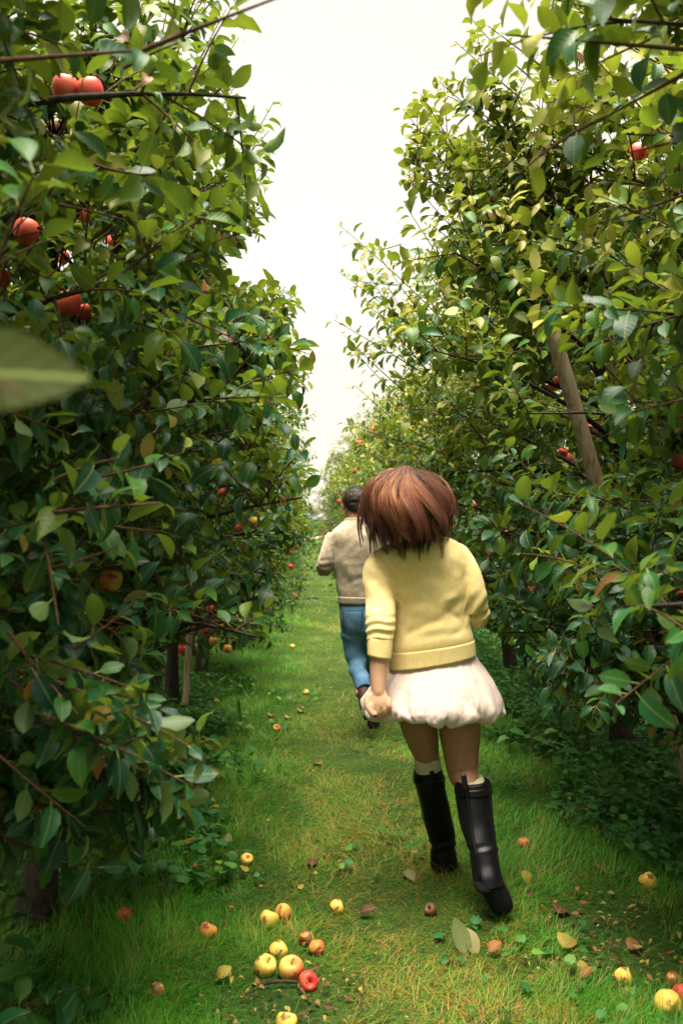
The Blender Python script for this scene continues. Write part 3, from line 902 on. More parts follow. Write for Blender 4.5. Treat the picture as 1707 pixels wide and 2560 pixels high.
fill(XR, 4.6, 60, 1120, 1560, 1080, 1560, 3.7, 4.6, 130)
fill(XR, 5.95, 36, 1080, 1350, 1120, 1500, 5.2, 6.0, 90)
fill(XR, 4.6, 34, 960, 1250, 150, 900, 4.1, 4.7, 110)
fill(XR, 5.95, 30, 800, 1100, 560, 980, 5.1, 5.8, 110)
fill(XR, 3.25, 24, 1180, 1560, 0, 700, 2.7, 3.3, 170)
fill(XL, 1.9, 34, 20, 420, 60, 1050, 1.7, 2.5, -190, 0.022)
fill(XL, 1.9, 44, 20, 400, 1050, 1880, 1.65, 2.4, -190, 0.024)
fill(XL, 3.25, 50, 100, 520, 700, 1420, 2.7, 3.5, -160)
fill(XL, 3.25, 34, 150, 520, 100, 700, 2.8, 3.4, -150)
fill(XL, 4.6, 34, 200, 560, 60, 700, 3.7, 4.3, -120)
LBL = {
 (-1, 0.6): 'apple tree at the near left whose blurred green leaf hangs close to the camera', (-1, 1.9): 'near left apple tree with large dark leaves and red apples at the left edge',
 (-1, 3.25): 'apple tree on the left reaching a leafy twig over the path level with heads', (-1, 4.6): 'tall apple tree on the left with long shoots rising against the white sky',
 (-1, 5.95): 'apple tree in the left row just in front of the bare trunk and stake', (-1, 7.3): 'left row apple tree whose thick trunk shows beside a thin stake above bright weeds',
 (-1, 8.65): 'left row apple tree with red apples low down, behind the bare trunk',
 (1, 0.6): 'apple tree beyond the upper right corner, nearest the camera in the right row', (1, 1.9): 'near right apple tree with big backlit leaves filling the upper right corner',
 (1, 3.25): 'right row apple tree with dark low foliage along the right edge', (1, 4.6): 'tall leaning apple tree on the right tied to the slanted wooden stake',
 (1, 5.95): 'right row apple tree with a shoot arching out to the left over the path', (1, 7.3): 'right row apple tree rising behind the woman with the thin trunk at ground level',
 (1, 8.65): 'yellowish apple tree in the right row directly above the man with small red apples',
}
rows = [0.6, 1.9, 3.25, 4.6, 5.95, 7.3, 8.65]
trees = {}
for side, X0, XE in ((-1, LX, XL), (1, RX, XR)):
    for y in rows:
        tm = LT_HI if y < 5 else LT_MID
        SIDE = side if y > 1 else 0
        leftside = side < 0
        lean = (-side * 0.12, 0)
        if not leftside: lean = (-0.35, 0.0)
        if not leftside and y == 4.6: lean = (-0.95, -0.3)
        jx, jy = RNG.normal(0, 0.05, 2)
        if y in (4.6, 7.3): jx = jy = 0
        base = (X0 + jx + (0.0 if leftside else 0.0), y + jy, 0)
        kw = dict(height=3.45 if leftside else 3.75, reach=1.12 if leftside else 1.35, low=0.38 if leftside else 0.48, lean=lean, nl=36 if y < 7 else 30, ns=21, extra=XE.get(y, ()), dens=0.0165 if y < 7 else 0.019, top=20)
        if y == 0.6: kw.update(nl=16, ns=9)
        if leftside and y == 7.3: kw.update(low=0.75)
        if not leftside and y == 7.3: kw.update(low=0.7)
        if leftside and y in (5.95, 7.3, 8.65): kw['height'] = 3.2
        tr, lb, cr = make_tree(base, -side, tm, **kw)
        crm = cr.mesh('crown')
        trees[(side, y)] = tree_object(base, LBL[(side, y)], tr, lb, crm, 'apple trees of the two rows beside the path')

def hang(key, side, y):
    t = trees[(side, y)]
    for (px, py, r, mt, sp) in HANG[key]:
        d = 0.036 * FPX * 0.91855 / r
        q = P(px, py, d) - Vector(t.location)
        rad = 0.036
        o = put_apple(q, rad, mt, (RNG.normal(0, 0.25), RNG.normal(0, 0.25), sp + 1.0), t)
        # the twig it hangs from
        V, F = tube([tuple(q + Vector((0.004, 0, rad * 1.2))), tuple(q + Vector((0.01, 0.05, rad * 1.9))), tuple(q + Vector((0.02, 0.22, rad * 2.2)))], [0.002, 0.003, 0.005], 5, 6)
        mb = MB(); mb.add(V, F); mb.build('twig', M['twig'], t)
# one leaf of the nearest left tree hangs just in front of the lens, on its own twig
_t = trees[(-1, 0.6)]; _o = np.array(_t.location)
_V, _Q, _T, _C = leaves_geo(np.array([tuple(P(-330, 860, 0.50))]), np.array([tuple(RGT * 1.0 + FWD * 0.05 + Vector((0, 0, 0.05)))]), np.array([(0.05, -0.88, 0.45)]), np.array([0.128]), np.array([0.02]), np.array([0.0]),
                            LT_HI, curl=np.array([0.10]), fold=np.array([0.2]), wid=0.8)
_l = link('leaf', mesh_np('leaf', _V - _o, [_Q, _T], [M['leaf_olive_shaded']], _C), _t)
_mb = MB(_o); _mb.add(*tube([P(-330, 860, .5), P(-420, 820, .56), P(-900, 820, .62), Vector((-0.75, 0.62, 1.45)), Vector((LX, 0.6, 1.3))], [0.0012, 0.002, 0.003, 0.005, 0.01], 6, 24)); _mb.build('twig', M['twig'], _t)
hang('L', -1, 1.9); hang('L2', -1, 5.95); hang('R', 1, 3.25); hang('R2', 1, 4.6); hang('R3', 1, 7.3)

# farther trees: copies of three trees
protos = []
for k in range(3):
    tr, lb, cr = make_tree((0, 0, 0), 1, LT_MID, height=3.45, reach=1.2, low=0.3, nl=28, ns=14, world=False, leaf_len=0.08, dens=0.028, top=16, lean=(0.1, 0))
    crm = cr.mesh('crown')
    t = tree_object((0, 0, 0), 'x', tr, lb, crm, 'x')
    for j in range(5):
        a = RNG.uniform(0, 6.28); h = RNG.uniform(0.8, 2.3)
        put_apple(Vector((math.cos(a) * 0.95, math.sin(a) * 0.95, h)), 0.038, 'ap_red', (0, 0, 0), t)
    protos.append(t)
def copy_tree(t, loc, rz, s, label, group):
    c = t.copy(); COL.objects.link(c); c.location = loc; c.rotation_euler = (0, 0, rz); c.scale = s
    c['label'] = label; c['group'] = group
    for ch in list(t.children):
        d = ch.copy(); COL.objects.link(d); d.parent = c
        for g in list(ch.children):
            e = g.copy(); COL.objects.link(e); e.parent = d
    return c
ORD = {0: 'first', 1: 'second', 2: 'third', 3: 'fourth'}
k = 0
for side, X0 in ((-1, LX), (1, RX)):
    y = 10.0; i = 0
    while y < 41:
        rz = (0 if side < 0 else math.pi) + RNG.uniform(-0.5, 0.5)
        s = RNG.uniform(0.9, 1.08)
        nm = 'left' if side < 0 else 'right'
        lab = 'distant apple tree far down the %s row, merging with its neighbours' % nm
        xo = X0 + (-0.10 if side < 0 else -0.36) + RNG.normal(0, 0.05)
        hs = s * (1.0 if side < 0 else 1.04)
        copy_tree(protos[k % 3], (xo, y, 0), rz, (s, s, hs), lab, 'distant apple trees down the %s row' % nm)
        k += 1; i += 1
        y += 1.45 if y < 20 else 2.0
    for (xo, y0, y1) in ((X0 + side * 3.3, 3.2, 26), (X0 + side * 6.6, 9, 26)):
        y = y0
        while y < y1:
            s = RNG.uniform(0.85, 1.02)
            copy_tree(protos[k % 3], (xo + RNG.normal(0, 0.08), y, 0), RNG.uniform(0, 6.28), (s, s, s * 0.95),
                      'apple tree of the neighbouring rows glimpsed through gaps beyond the %s row' % nm, 'apple trees of the rows beyond the %s row' % nm)
            k += 1; y += 1.6
for px in (-2.6, -1.1, 0.4, 1.9, 3.4):
    copy_tree(protos[k % 3], (px, 52 + RNG.uniform(-1, 1), 0), RNG.uniform(0, 6), (1.1, 1.1, 0.72), 'low tree closing the far end of the grass path', 'trees closing the far end of the path'); k += 1
for t in protos:
    for ch in list(t.children):
        for g in list(ch.children): bpy.data.objects.remove(g)
        bpy.data.objects.remove(ch)
    bpy.data.objects.remove(t)

# ------------------------------------------------------------------ stakes, tape
def stake(a, b, r, label):
    a, b = Vector(a), Vector(b)
    pts = [a.lerp(b, f) + Vector((RNG.normal(0, 0.003), 0, 0)) for f in np.linspace(0, 1, 8)]
    mb = MB(a)
    V, F = tube(pts, [r * 1.0] * 8, 16, 24, noise_amp=0.03)
    mb.add(V, F)
    o = mb.build('wooden_stake', M['wood'], None, loc=tuple(a))
    tag(o, label, 'stake')
    return o
stake(STAKE_A, STAKE_B, 0.036, 'thick round weathered wooden stake slanting up through the right foliage')
stake(P(424, 1625, 7.05), P(446, 1345, 7.05), 0.024, 'thin square grey stake standing beside the bare trunk in the left row')
stake(P(1400, 1660, 6.6), P(1408, 1100, 6.6), 0.03, 'thin upright stake half hidden in the dark foliage on the right')

# ------------------------------------------------------------------ people: materials
def cloth_mat(name, c1, c2, sc, rough=0.9, bs=0.35, bd=0.003, fuzz=0.3, sheen_t=(1, 1, 1), scv=(1, 1, 1)):
    m, nt, b = nmat(name, rough, 0.1)
    tc = nt.nodes.new('ShaderNodeTexCoord')
    mp = nt.nodes.new('ShaderNodeMapping'); mp.inputs['Scale'].default_value = scv
    nt.links.new(tc.outputs['Object'], mp.inputs[0])
    n = noise_n(nt, sc, 4, 0.7, mp.outputs[0])
    n2 = noise_n(nt, 45, 3, 0.6, tc.outputs['Object'])
    f = math_n(nt, 'ADD', math_n(nt, 'MULTIPLY', n, 0.7), math_n(nt, 'MULTIPLY', n2, 0.3))
    nt.links.new(ramp(nt, f, [(0.36, c1), (0.62, c2)]), b.inputs['Base Color'])
    bump(nt, b, n, bs, bd)
    b.inputs['Sheen Weight'].default_value = fuzz
    b.inputs['Sheen Roughness'].default_value = 0.5
    b.inputs['Sheen Tint'].default_value = (*sheen_t, 1)
    return m
M['yellow_knit'] = cloth_mat('yellow_wool', (0.70, 0.52, 0.20), (0.83, 0.66, 0.32), 240, sheen_t=(1, 0.9, 0.6), bs=0.5)
M['beige_knit'] = cloth_mat('beige_wool', (0.27, 0.21, 0.145), (0.47, 0.39, 0.29), 150, sheen_t=(1, 0.95, 0.85), bs=0.6)
M['cotton'] = cloth_mat('pale_cotton', (0.56, 0.44, 0.40), (0.66, 0.54, 0.50), 60, 0.85, 0.15, 0.002, 0.1)
M['sock'] = cloth_mat('cream_sock', (0.36, 0.32, 0.22), (0.50, 0.45, 0.33), 120, scv=(1, 1, 6))
def denim():
    m, nt, b = nmat('blue_denim', 0.8, 0.15)
    tc = nt.nodes.new('ShaderNodeTexCoord')
    n = noise_n(nt, 7, 3, 0.6, tc.outputs['Object']); n2 = noise_n(nt, 260, 2, 0.6, tc.outputs['Object'])
    c = ramp(nt, n, [(0.32, (0.045, 0.105, 0.20)), (0.55, (0.10, 0.21, 0.34)), (0.75, (0.26, 0.39, 0.52))])
    c = mixc(nt, 1.0, c, ramp(nt, n2, [(0.3, (0.7, 0.7, 0.7)), (0.7, (1.25, 1.25, 1.25))]), 'MULTIPLY')
    nt.links.new(c, b.inputs['Base Color']); bump(nt, b, n2, 0.3, 0.002)
    return m
M['denim'] = denim()
m, nt, b = nmat('denim_stitch', 0.8, 0.1); b.inputs['Base Color'].default_value = (0.015, 0.04, 0.08, 1); M['stitch'] = m
def skin(name, c1, c2, rough=0.5):
    m, nt, b = nmat(name, rough, 0.35)
    n = noise_n(nt, 22, 4, 0.6)
    nt.links.new(ramp(nt, n, [(0.3, c1), (0.7, c2)]), b.inputs['Base Color'])
    b.inputs['Subsurface Weight'].default_value = 0.12
    b.inputs['Subsurface Radius'].default_value = (0.02, 0.008, 0.004)
    b.inputs['Subsurface Scale'].default_value = 0.5
    return m
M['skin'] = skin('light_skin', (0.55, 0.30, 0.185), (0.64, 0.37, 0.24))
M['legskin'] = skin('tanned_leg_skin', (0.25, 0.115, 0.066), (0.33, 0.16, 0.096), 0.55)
M['manskin'] = skin('ruddy_skin', (0.46, 0.21, 0.13), (0.54, 0.27, 0.17))
def leather(name, col, rough):
    m, nt, b = nmat(name, rough, 0.16)
    n = noise_n(nt, 120, 3, 0.6); n2 = noise_n(nt, 9, 3, 0.6)
    b.inputs['Base Color'].default_value = (*col, 1)
    nt.links.new(math_n(nt, 'ADD', math_n(nt, 'MULTIPLY', n2, 0.25), rough - 0.1), b.inputs['Roughness'])
    bump(nt, b, n, 0.15, 0.001)
    return m
M['leather'] = leather('black_leather', (0.003, 0.003, 0.004), 0.34)
M['sole'] = leather('black_rubber', (0.005, 0.005, 0.005), 0.9)
M['brownshoe'] = leather('brown_leather', (0.045, 0.018, 0.010), 0.5)
m, nt, b = nmat('brass', 0.3, 0.5); b.inputs['Metallic'].default_value = 1; b.inputs['Base Color'].default_value = (0.7, 0.5, 0.25, 1); M['brass'] = m
m, nt, b = nmat('dark_nail_polish', 0.2, 0.6); b.inputs['Base Color'].default_value = (0.02, 0.01, 0.04, 1); M['nail'] = m
def hair_mat(name, stops, rough=0.42):
    m, nt, b = nmat(name, rough, 0.45)
    at = nt.nodes.new('ShaderNodeAttribute'); at.attribute_name = 'lc'
    sep = nt.nodes.new('ShaderNodeSeparateColor'); nt.links.new(at.outputs['Color'], sep.inputs[0])
    c = ramp(nt, sep.outputs[0], stops)
    nt.links.new(c, b.inputs['Base Color'])
    b.inputs['Sheen Weight'].default_value = 0.0
    return m
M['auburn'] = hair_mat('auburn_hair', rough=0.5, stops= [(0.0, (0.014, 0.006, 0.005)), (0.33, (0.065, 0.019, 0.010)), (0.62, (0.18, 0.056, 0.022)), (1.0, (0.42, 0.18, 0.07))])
M['darkhair'] = hair_mat('dark_brown_hair', [(0.0, (0.012, 0.008, 0.006)), (0.6, (0.030, 0.018, 0.012)), (1.0, (0.09, 0.05, 0.03))], 0.75)

def zoomxy(V):
    x, y, d = project(V)
    return (x / 0.91855 - 700) * 1.8815, (y / 0.91855 - 1100) * 1.8815, d

def seg_disp(V, a, b, w, amp):
    a = np.array(a); b = np.array(b)
    ab = b - a; t = np.clip(((V - a) @ ab) / (ab @ ab), 0, 1)
    d = np.linalg.norm(V - (a + t[:, None] * ab), axis=1)
    return amp * np.exp(-(d / w) ** 2) * np.sin(np.clip(t, 0.08, 0.92) * math.pi) ** 0.5

def strands(guides, n, spread, width, org, mat, name, parent, segs=12, col=None, jitter=0.01, tips=0.3, pull=None, pull_amt=0.35, wave=0.006, lock_n=34, lw=0.13, conv=0.0):
    """guides: list of ordered 3-D control polylines; strands are blended between neighbours"""
    Gs = [spline([tuple(p) for p in g], segs) for g in guides]
    V = []; Q = []; C = []
    cnt = 0
    ng = len(Gs)
    GA = np.stack(Gs)
    nl = max(6, n // lock_n)
    locks = []
    for q in range(nl):
        locks.append((RNG.random() * (ng - 1), RNG.random() ** 1.4, RNG.normal(0, 1, 3), RNG.normal(0, 1, 3), RNG.uniform(0, 6.28), 1.0 - tips * 0.6 * RNG.random() ** 1.5, RNG.normal(0, 0.17)))
    for s in range(n):
        lu, lay, lo, lo2, lph, lln, lcol = locks[int(RNG.integers(0, nl))]
        t = np.linspace(0, 1, segs)[:, None]
        du = RNG.normal(0, lw)
        ua = np.clip(lu + du * (1 - conv * t[:, 0] ** 1.6), 0, ng - 1.001); ka = ua.astype(int); fa = (ua - ka)[:, None]
        u = float(ua[0]); rr_ = np.arange(segs)
        g = GA[ka, rr_] * (1 - fa) + GA[ka + 1, rr_] * fa
        if pull is not None:
            pv = np.array(pull) - g
            pv[:, 2] *= 0.15 * (1 - t[:, 0]) + 0.02
            g = g + pv * (pull_amt * lay) * np.minimum(1, t * 3 + 0.15)
        ln = lln * (1 - tips * 0.5 * RNG.random() ** 2)
        tt = np.linspace(0, ln * (segs - 1), segs); i = np.minimum(tt.astype(int), segs - 2); fr = (tt - i)[:, None]
        g = g[i] * (1 - fr) + g[i + 1] * fr
        off = RNG.normal(0, jitter, 3)
        g = g + off * (0.5 + spread * 0.6 * (1 - t)) * (1 - 0.8 * conv * t) + (lo * wave) * t ** 1.3 * 1.3 + (lo2 * wave * 1.1) * np.sin(t * 5.2 + lph) * t
        T = np.gradient(g, axis=0); T /= np.linalg.norm(T, axis=1, keepdims=True) + 1e-9
        ref = RNG.normal(0, 1, 3)
        a = np.cross(T, ref); a /= np.linalg.norm(a, axis=1, keepdims=True) + 1e-9
        w = width * RNG.uniform(0.6, 1.4) * np.interp(np.linspace(0, 1, segs), [0, 0.1, 0.7, 1], [0.8, 1, 0.8, 0.15])[:, None]
        b_ = np.cross(T, a)
        R3 = [g + a * w, g - a * w * 0.5 + b_ * w * 0.8, g - a * w * 0.5 - b_ * w * 0.8]
        vv = np.stack(R3, 1).reshape(-1, 3)
        i0 = np.arange(segs - 1)[:, None] * 3 + cnt
        for e in range(3):
            Q.append(np.concatenate([i0 + e, i0 + (e + 1) % 3, i0 + 3 + (e + 1) % 3, i0 + 3 + e], 1))
        V.append(vv); cnt += len(vv)
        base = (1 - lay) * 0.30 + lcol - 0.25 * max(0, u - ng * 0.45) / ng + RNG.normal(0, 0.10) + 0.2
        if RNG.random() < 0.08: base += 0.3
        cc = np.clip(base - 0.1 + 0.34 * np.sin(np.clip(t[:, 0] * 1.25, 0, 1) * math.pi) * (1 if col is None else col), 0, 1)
        C.append(np.repeat(np.stack([cc, cc, cc, np.ones(segs)], 1), 3, 0))
    V = np.concatenate(V) - np.array(org)
    me = mesh_np(name, V, [np.concatenate(Q)], [mat], np.concatenate(C))
    return link(name, me, parent)

def ribbed_band(secs, n_ribs, amp, samples, name, mat, parent, org, thick=0.0):
    n = n_ribs * 4
    V, F = section_loft(secs, n, samples)
    body = V[:n * samples].reshape(samples, n, 3)
    c = body.mean(1, keepdims=True)
    out = body - c; out /= np.linalg.norm(out, axis=2, keepdims=True)
    mod = amp * np.cos(np.arange(n) * math.pi / 2)
    body = body + out * mod[None, :, None]
    mb = MB(org)
    VV = np.concatenate([body.reshape(-1, 3), V[n * samples:]])
    mb.add(VV, F)
    return mb.build(name, mat, parent)

# ------------------------------------------------------------------ the woman
def woman():
    org = P(1010, 1190, 3.7); org.z = 0
    root = empty('person', tuple(org))
    tag(root, 'woman running away in a yellow sweater, pale bubble skirt and black knee boots', 'person')
    o = np.array(org)
    W = Z
    # ---- body: one surface
    sh = []
    hc = W(612, 300, 3.64)
    up = Vector((0.03, 0.05, 1)).normalized()
    sh.append(ellipsoid(hc + Vector((0, 0, 0.025)), (0.074, 0.095, 0.088)))
    sh.append(ellipsoid(hc + FWD * 0.022 + Vector((0, 0, -0.045)), (0.058, 0.070, 0.078)))
    sh.append(ellipsoid(hc + FWD * 0.100 + Vector((0, 0, -0.012)), (0.011, 0.018, 0.020)))   # nose
    sh.append(ellipsoid(hc + FWD * 0.092 + Vector((0, 0, -0.06)), (0.022, 0.010, 0.007)))    # mouth
    for s in (-1, 1):
        sh.append(ellipsoid(hc + RGT * (0.074 * s) + Vector((0, 0, -0.01)), (0.010, 0.018, 0.030)))
        sh.append(ellipsoid(hc + FWD * 0.084 + RGT * (0.030 * s) + Vector((0, 0, 0.012)), (0.014, 0.010, 0.009)))
    sh.append(tube([hc + Vector((0, 0, -0.04)), W(655, 430, 3.65), W(680, 500, 3.67)], [0.052, 0.05, 0.07], 16, 12))
    sh.append(section_loft([(W(600, 480, 3.68), W(760, 470, 3.68), .05, .05), (W(500, 545, 3.68), W(815, 530, 3.68), .07, .07), (W(520, 680, 3.68), W(870, 660, 3.68), .09, .09),
                            (W(545, 880, 3.68), W(870, 860, 3.68), .085, .085), (W(535, 1050, 3.69), W(895, 1020, 3.69), .10, .10), (W(540, 1200, 3.7), W(915, 1190, 3.7), .11, .11), (W(620, 1300, 3.7), W(850, 1290, 3.7), .08, .08)], 32, 30))
    # left arm and hand
    sh.append(tube([W(455, 560, 3.68), W(468, 700, 3.62), W(472, 830, 3.54)], [0.046, 0.042, 0.038], 16, 16))
    sh.append(tube([W(472, 830, 3.54), W(468, 930, 3.52), W(468, 1010, 3.51), W(463, 1100, 3.5), W(461, 1160, 3.49), W(463, 1195, 3.484), W(467, 1225, 3.48)], [0.040, 0.042, 0.0395, 0.034, 0.0285, 0.024, 0.012], 18, 30))
    sh.append(tube([W(463, 1120, 3.497), W(461, 1165, 3.489), W(463, 1200, 3.483), W(468, 1232, 3.478), W(471, 1256, 3.476)], [0.020, 0.0265, 0.034, 0.0405, 0.039], 20, 24, flat=0.56, updir=tuple(FWD)))
    for i in range(4):
        kx = 432 + 27 * i; ky = (1258, 1266, 1262, 1248)[i]; r = (0.0106, 0.0110, 0.0105, 0.0094)[i]
        sh.append(tube([W(kx - 2, ky - 34, 3.480), W(kx, ky - 4, 3.466), W(kx + 3, ky + 22, 3.470), W(kx + 2, ky + 36 - 3 * abs(i - 1.3), 3.488), W(kx - 1, ky + 26, 3.508), W(kx - 3, ky + 2, 3.512), W(kx - 4, ky - 12, 3.506)],
                       [r * 1.0, r * 1.12, r * 0.98, r * 1.02, r * 0.95, r * 0.85, r * 0.7], 12, 24))
    sh.append(tube([W(424, 1196, 3.486), W(411, 1228, 3.476), W(417, 1262, 3.464), W(436, 1288, 3.456), W(450, 1300, 3.456)], [0.016, 0.0148, 0.0130, 0.0112, 0.008], 12, 18))
    # right arm and hand (forearm carried in front of her)
    sh.append(tube([W(825, 560, 3.68), W(875, 660, 3.665), W(912, 795, 3.67)], [0.040, 0.038, 0.035], 16, 14))
    sh.append(tube([W(918, 800, 3.67), W(880, 830, 3.80), W(830, 800, 3.92), W(815, 790, 3.96)], [0.038, 0.036, 0.028, 0.03], 16, 14))
    hb = W(812, 788, 3.98)
    sh.append(ellipsoid(hb + FWD * 0.02, (0.024, 0.045, 0.04)))
    for i in range(4):
        q = hb + FWD * 0.055 + Vector((0, 0, 0.028 - 0.019 * i))
        sh.append(tube([q - FWD * 0.03, q + FWD * 0.012, q + FWD * 0.015 - RGT * 0.028, q - FWD * 0.012 - RGT * 0.034], [0.0095, 0.0098, 0.009, 0.008], 10, 12))
    sh.append(tube([hb + Vector((0, 0, 0.03)), hb + FWD * 0.03 + Vector((0, 0, 0.045)), hb + FWD * 0.055 - RGT * 0.022 + Vector((0, 0, 0.035))], [0.014, 0.012, 0.009], 10, 10))
    # legs
    sh.append(tube([W(640, 1150, 3.70), W(643, 1240, 3.71), W(648, 1320, 3.72), W(672, 1420, 3.76), W(690, 1490, 3.80), W(694, 1560, 3.82), W(714, 1680, 3.85), W(762, 1900, 3.89), W(766, 1940, 3.9)],
                   [0.088, 0.085, 0.077, 0.065, 0.051, 0.044, 0.036, 0.026, 0.024], 24, 50))
    sh.append(tube([W(800, 1150, 3.70), W(825, 1240, 3.69), W(838, 1300, 3.68), W(846, 1400, 3.67), W(852, 1500, 3.66), W(860, 1570, 3.65), W(890, 1640, 3.60), W(915, 1760, 3.545), W(955, 1950, 3.45), W(960, 1990, 3.43)],
                   [0.095, 0.095, 0.091, 0.081, 0.069, 0.060, 0.050, 0.038, 0.026, 0.024], 24, 50))
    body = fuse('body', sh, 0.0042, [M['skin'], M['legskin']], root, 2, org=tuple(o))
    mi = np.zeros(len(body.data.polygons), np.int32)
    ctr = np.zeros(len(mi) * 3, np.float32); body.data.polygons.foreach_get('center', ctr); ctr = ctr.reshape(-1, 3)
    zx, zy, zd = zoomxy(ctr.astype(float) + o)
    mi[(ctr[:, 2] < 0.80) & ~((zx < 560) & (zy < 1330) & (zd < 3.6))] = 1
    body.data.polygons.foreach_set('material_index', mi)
    # nails and ring
    mb = MB(tuple(o)); mb.add(*ellipsoid(W(446, 1298, 3.4465), (0.0065, 0.0028, 0.006), nu=14, nv=10)); mb.build('fingernail', M['nail'], body)
    rc = W(515, 1262, 3.471)
    ringp = [rc + RGT * (0.0112 * math.cos(t)) + FWD * (0.0112 * math.sin(t)) + Vector((0, 0, 0.002 * math.cos(t))) for t in np.linspace(0, 2 * math.pi, 24)]
    mb = MB(tuple(o)); mb.add(*tube(ringp, 0.0013, 8)); mb.build('ring', M['brass'], body)
    # ---- sweater
    T_ = [(W(628, 452, 3.67), W(742, 446, 3.67), .06, .058), (W(560, 474, 3.68), W(790, 458, 3.68), .08, .082), (W(478, 502, 3.68), W(838, 480, 3.68), .095, .10), (W(440, 545, 3.68), W(866, 522, 3.68), .105, .115),
          (W(452, 600, 3.68), W(880, 578, 3.68), .11, .122), (W(496, 690, 3.68), W(888, 660, 3.68), .115, .12), (W(525, 790, 3.68), W(892, 755, 3.68), .115, .112), (W(530, 880, 3.68), W(892, 850, 3.68), .12, .112),
          (W(517, 960, 3.68), W(906, 915, 3.68), .126, .122), (W(514, 1004, 3.68), W(911, 946, 3.68), .122, .118)]
    ss = [section_loft(T_, 40, 44)]
    ss.append(tube([W(530, 575, 3.68), W(482, 572, 3.68), W(458, 610, 3.66), W(460, 680, 3.64), W(470, 760, 3.60), W(474, 840, 3.545), W(472, 900, 3.525), W(469, 950, 3.515)], [0.046, 0.054, 0.058, 0.062, 0.062, 0.059, 0.055, 0.050], 22, 40))
    ss.append(tube([W(780, 540, 3.68), W(822, 538, 3.68), W(846, 575, 3.68), W(880, 650, 3.67), W(908, 740, 3.66), W(920, 800, 3.67)], [0.046, 0.051, 0.054, 0.058, 0.056, 0.052], 22, 30))
    ss.append(tube([W(920, 800, 3.67), W(916, 835, 3.72), W(880, 830, 3.80), W(840, 805, 3.90)], [0.052, 0.053, 0.048, 0.040], 20, 24))
    creases = [((560, 930), (740, 850), 3.58, .016, -.010), ((740, 850), (860, 760), 3.58, .018, -.008), ((640, 900), (800, 880), 3.57, .02, .009), ((860, 900), (760, 940), 3.58, .014, -.007), ((870, 860), (780, 800), 3.58, .015, -.009),
               ((545, 700), (640, 640), 3.58, .02, -.007), ((600, 560), (760, 650), 3.57, .03, -.006), ((540, 620), (548, 800), 3.62, .014, -.012), ((884, 600), (888, 820), 3.62, .012, -.010), ((850, 730), (760, 760), 3.57, .018, .008),
               ((580, 820), (700, 800), 3.57, .022, .007), ((520, 560), (560, 640), 3.6, .012, -.006), ((640, 980), (840, 930), 3.56, .016, .006), ((430, 560), (500, 640), 3.6, .016, -.004)]
    def sdisp(V):
        zx, zy, zd = zoomxy(V)
        d = 0.007 * vnoise(V, 8, 3.0) + 0.0025 * vnoise(V, 26, 8.0)
        for (a, b2, dd, w, am) in creases:
            d += seg_disp(V, W(*a, dd), W(*b2, dd), w, am)
        d *= 0.8 * np.where(zx > 540, 1 / (1 + np.exp((zy - (975 - 0.16 * (zx - 510))) / 9.0)), 1.0)
        arm = np.exp(-((zx - 470) / 70) ** 2) * (zx < 545)
        fold = np.sin((zy + 0.25 * (zx - 470) + 14 * np.sin(zx / 31)) / 6.4) * np.exp(-((zy - 885) / 62) ** 2)
        d += arm * 0.0048 * fold
        d += arm * 0.004 * np.sin((zy - 0.9 * (zx - 470)) / 19) * np.exp(-((zy - 700) / 110) ** 2)
        arm2 = (zx > 870) * np.exp(-((zy - 800) / 70) ** 2)
        d += arm2 * 0.005 * np.sin((zy * 0.6 + zx) / 11)
        return d
    sw = fuse('sweater', ss, 0.0055, [M['yellow_knit']], root, 5, disp=sdisp, org=tuple(o))
    ribbed_band([(W(513, 994, 3.68), W(912, 936, 3.68), .126, .121), (W(511, 1040, 3.68), W(916, 974, 3.68), .125, .121), (W(511, 1076, 3.68), W(918, 1008, 3.68), .126, .122)], 120, 0.0007, 10, 'hem_band', M['yellow_knit'], sw, tuple(o))
    cuff = [(W(411, 925, 3.52), W(530, 927, 3.52), .051, .051), (W(411, 970, 3.515), W(526, 978, 3.515), .050, .050), (W(413, 1014, 3.51), W(521, 1032, 3.51), .048, .048)]
    ribbed_band(cuff, 44, 0.0012, 8, 'cuff', M['yellow_knit'], sw, tuple(o))
    # ---- skirt
    nth, nt_ = 520, 60
    prof = [(0.0, 203, 0.125, 1040), (0.12, 222, 0.150, 1070), (0.3, 262, 0.185, 1115), (0.5, 300, 0.21, 1165), (0.7, 327, 0.232, 1215), (0.84, 330, 0.236, 1250), (0.93, 316, 0.222, 1280), (1.0, 268, 0.18, 1284), (1.1, 215, 0.14, 1258)]
    PS = spline([p[1:] for p in prof], nt_)
    ang = np.linspace(0, 2 * math.pi, nth, endpoint=False)
    rs = np.random.default_rng(5)
    gath = np.sort((np.arange(14) + rs.uniform(-0.42, 0.42, 14)) / 14 * 2 * math.pi)
    dist = np.min(np.abs((ang[:, None] - gath[None] + math.pi) % (2 * math.pi) - math.pi), axis=1)
    puff = np.clip(np.sin(np.clip(dist / 0.12, 0, 1) * math.pi / 2), 0, 1) ** 0.55
    amp2 = np.array([mnoise.noise(Vector((math.cos(a) * 2, math.sin(a) * 2, 0.5))) for a in ang])
    seam = np.array([rs.uniform(0, 1) for _ in gath])[np.argmin(np.abs((ang[:, None] - gath[None] + math.pi) % (2 * math.pi) - math.pi), axis=1)]
    gv = np.array([rs.uniform(0.4, 1.3) for _ in gath])[np.argmin(np.abs((ang[:, None] - gath[None] + math.pi) % (2 * math.pi) - math.pi), axis=1)]
    V = []
    pxm = 3.7 / 2275.6 / 1.8815
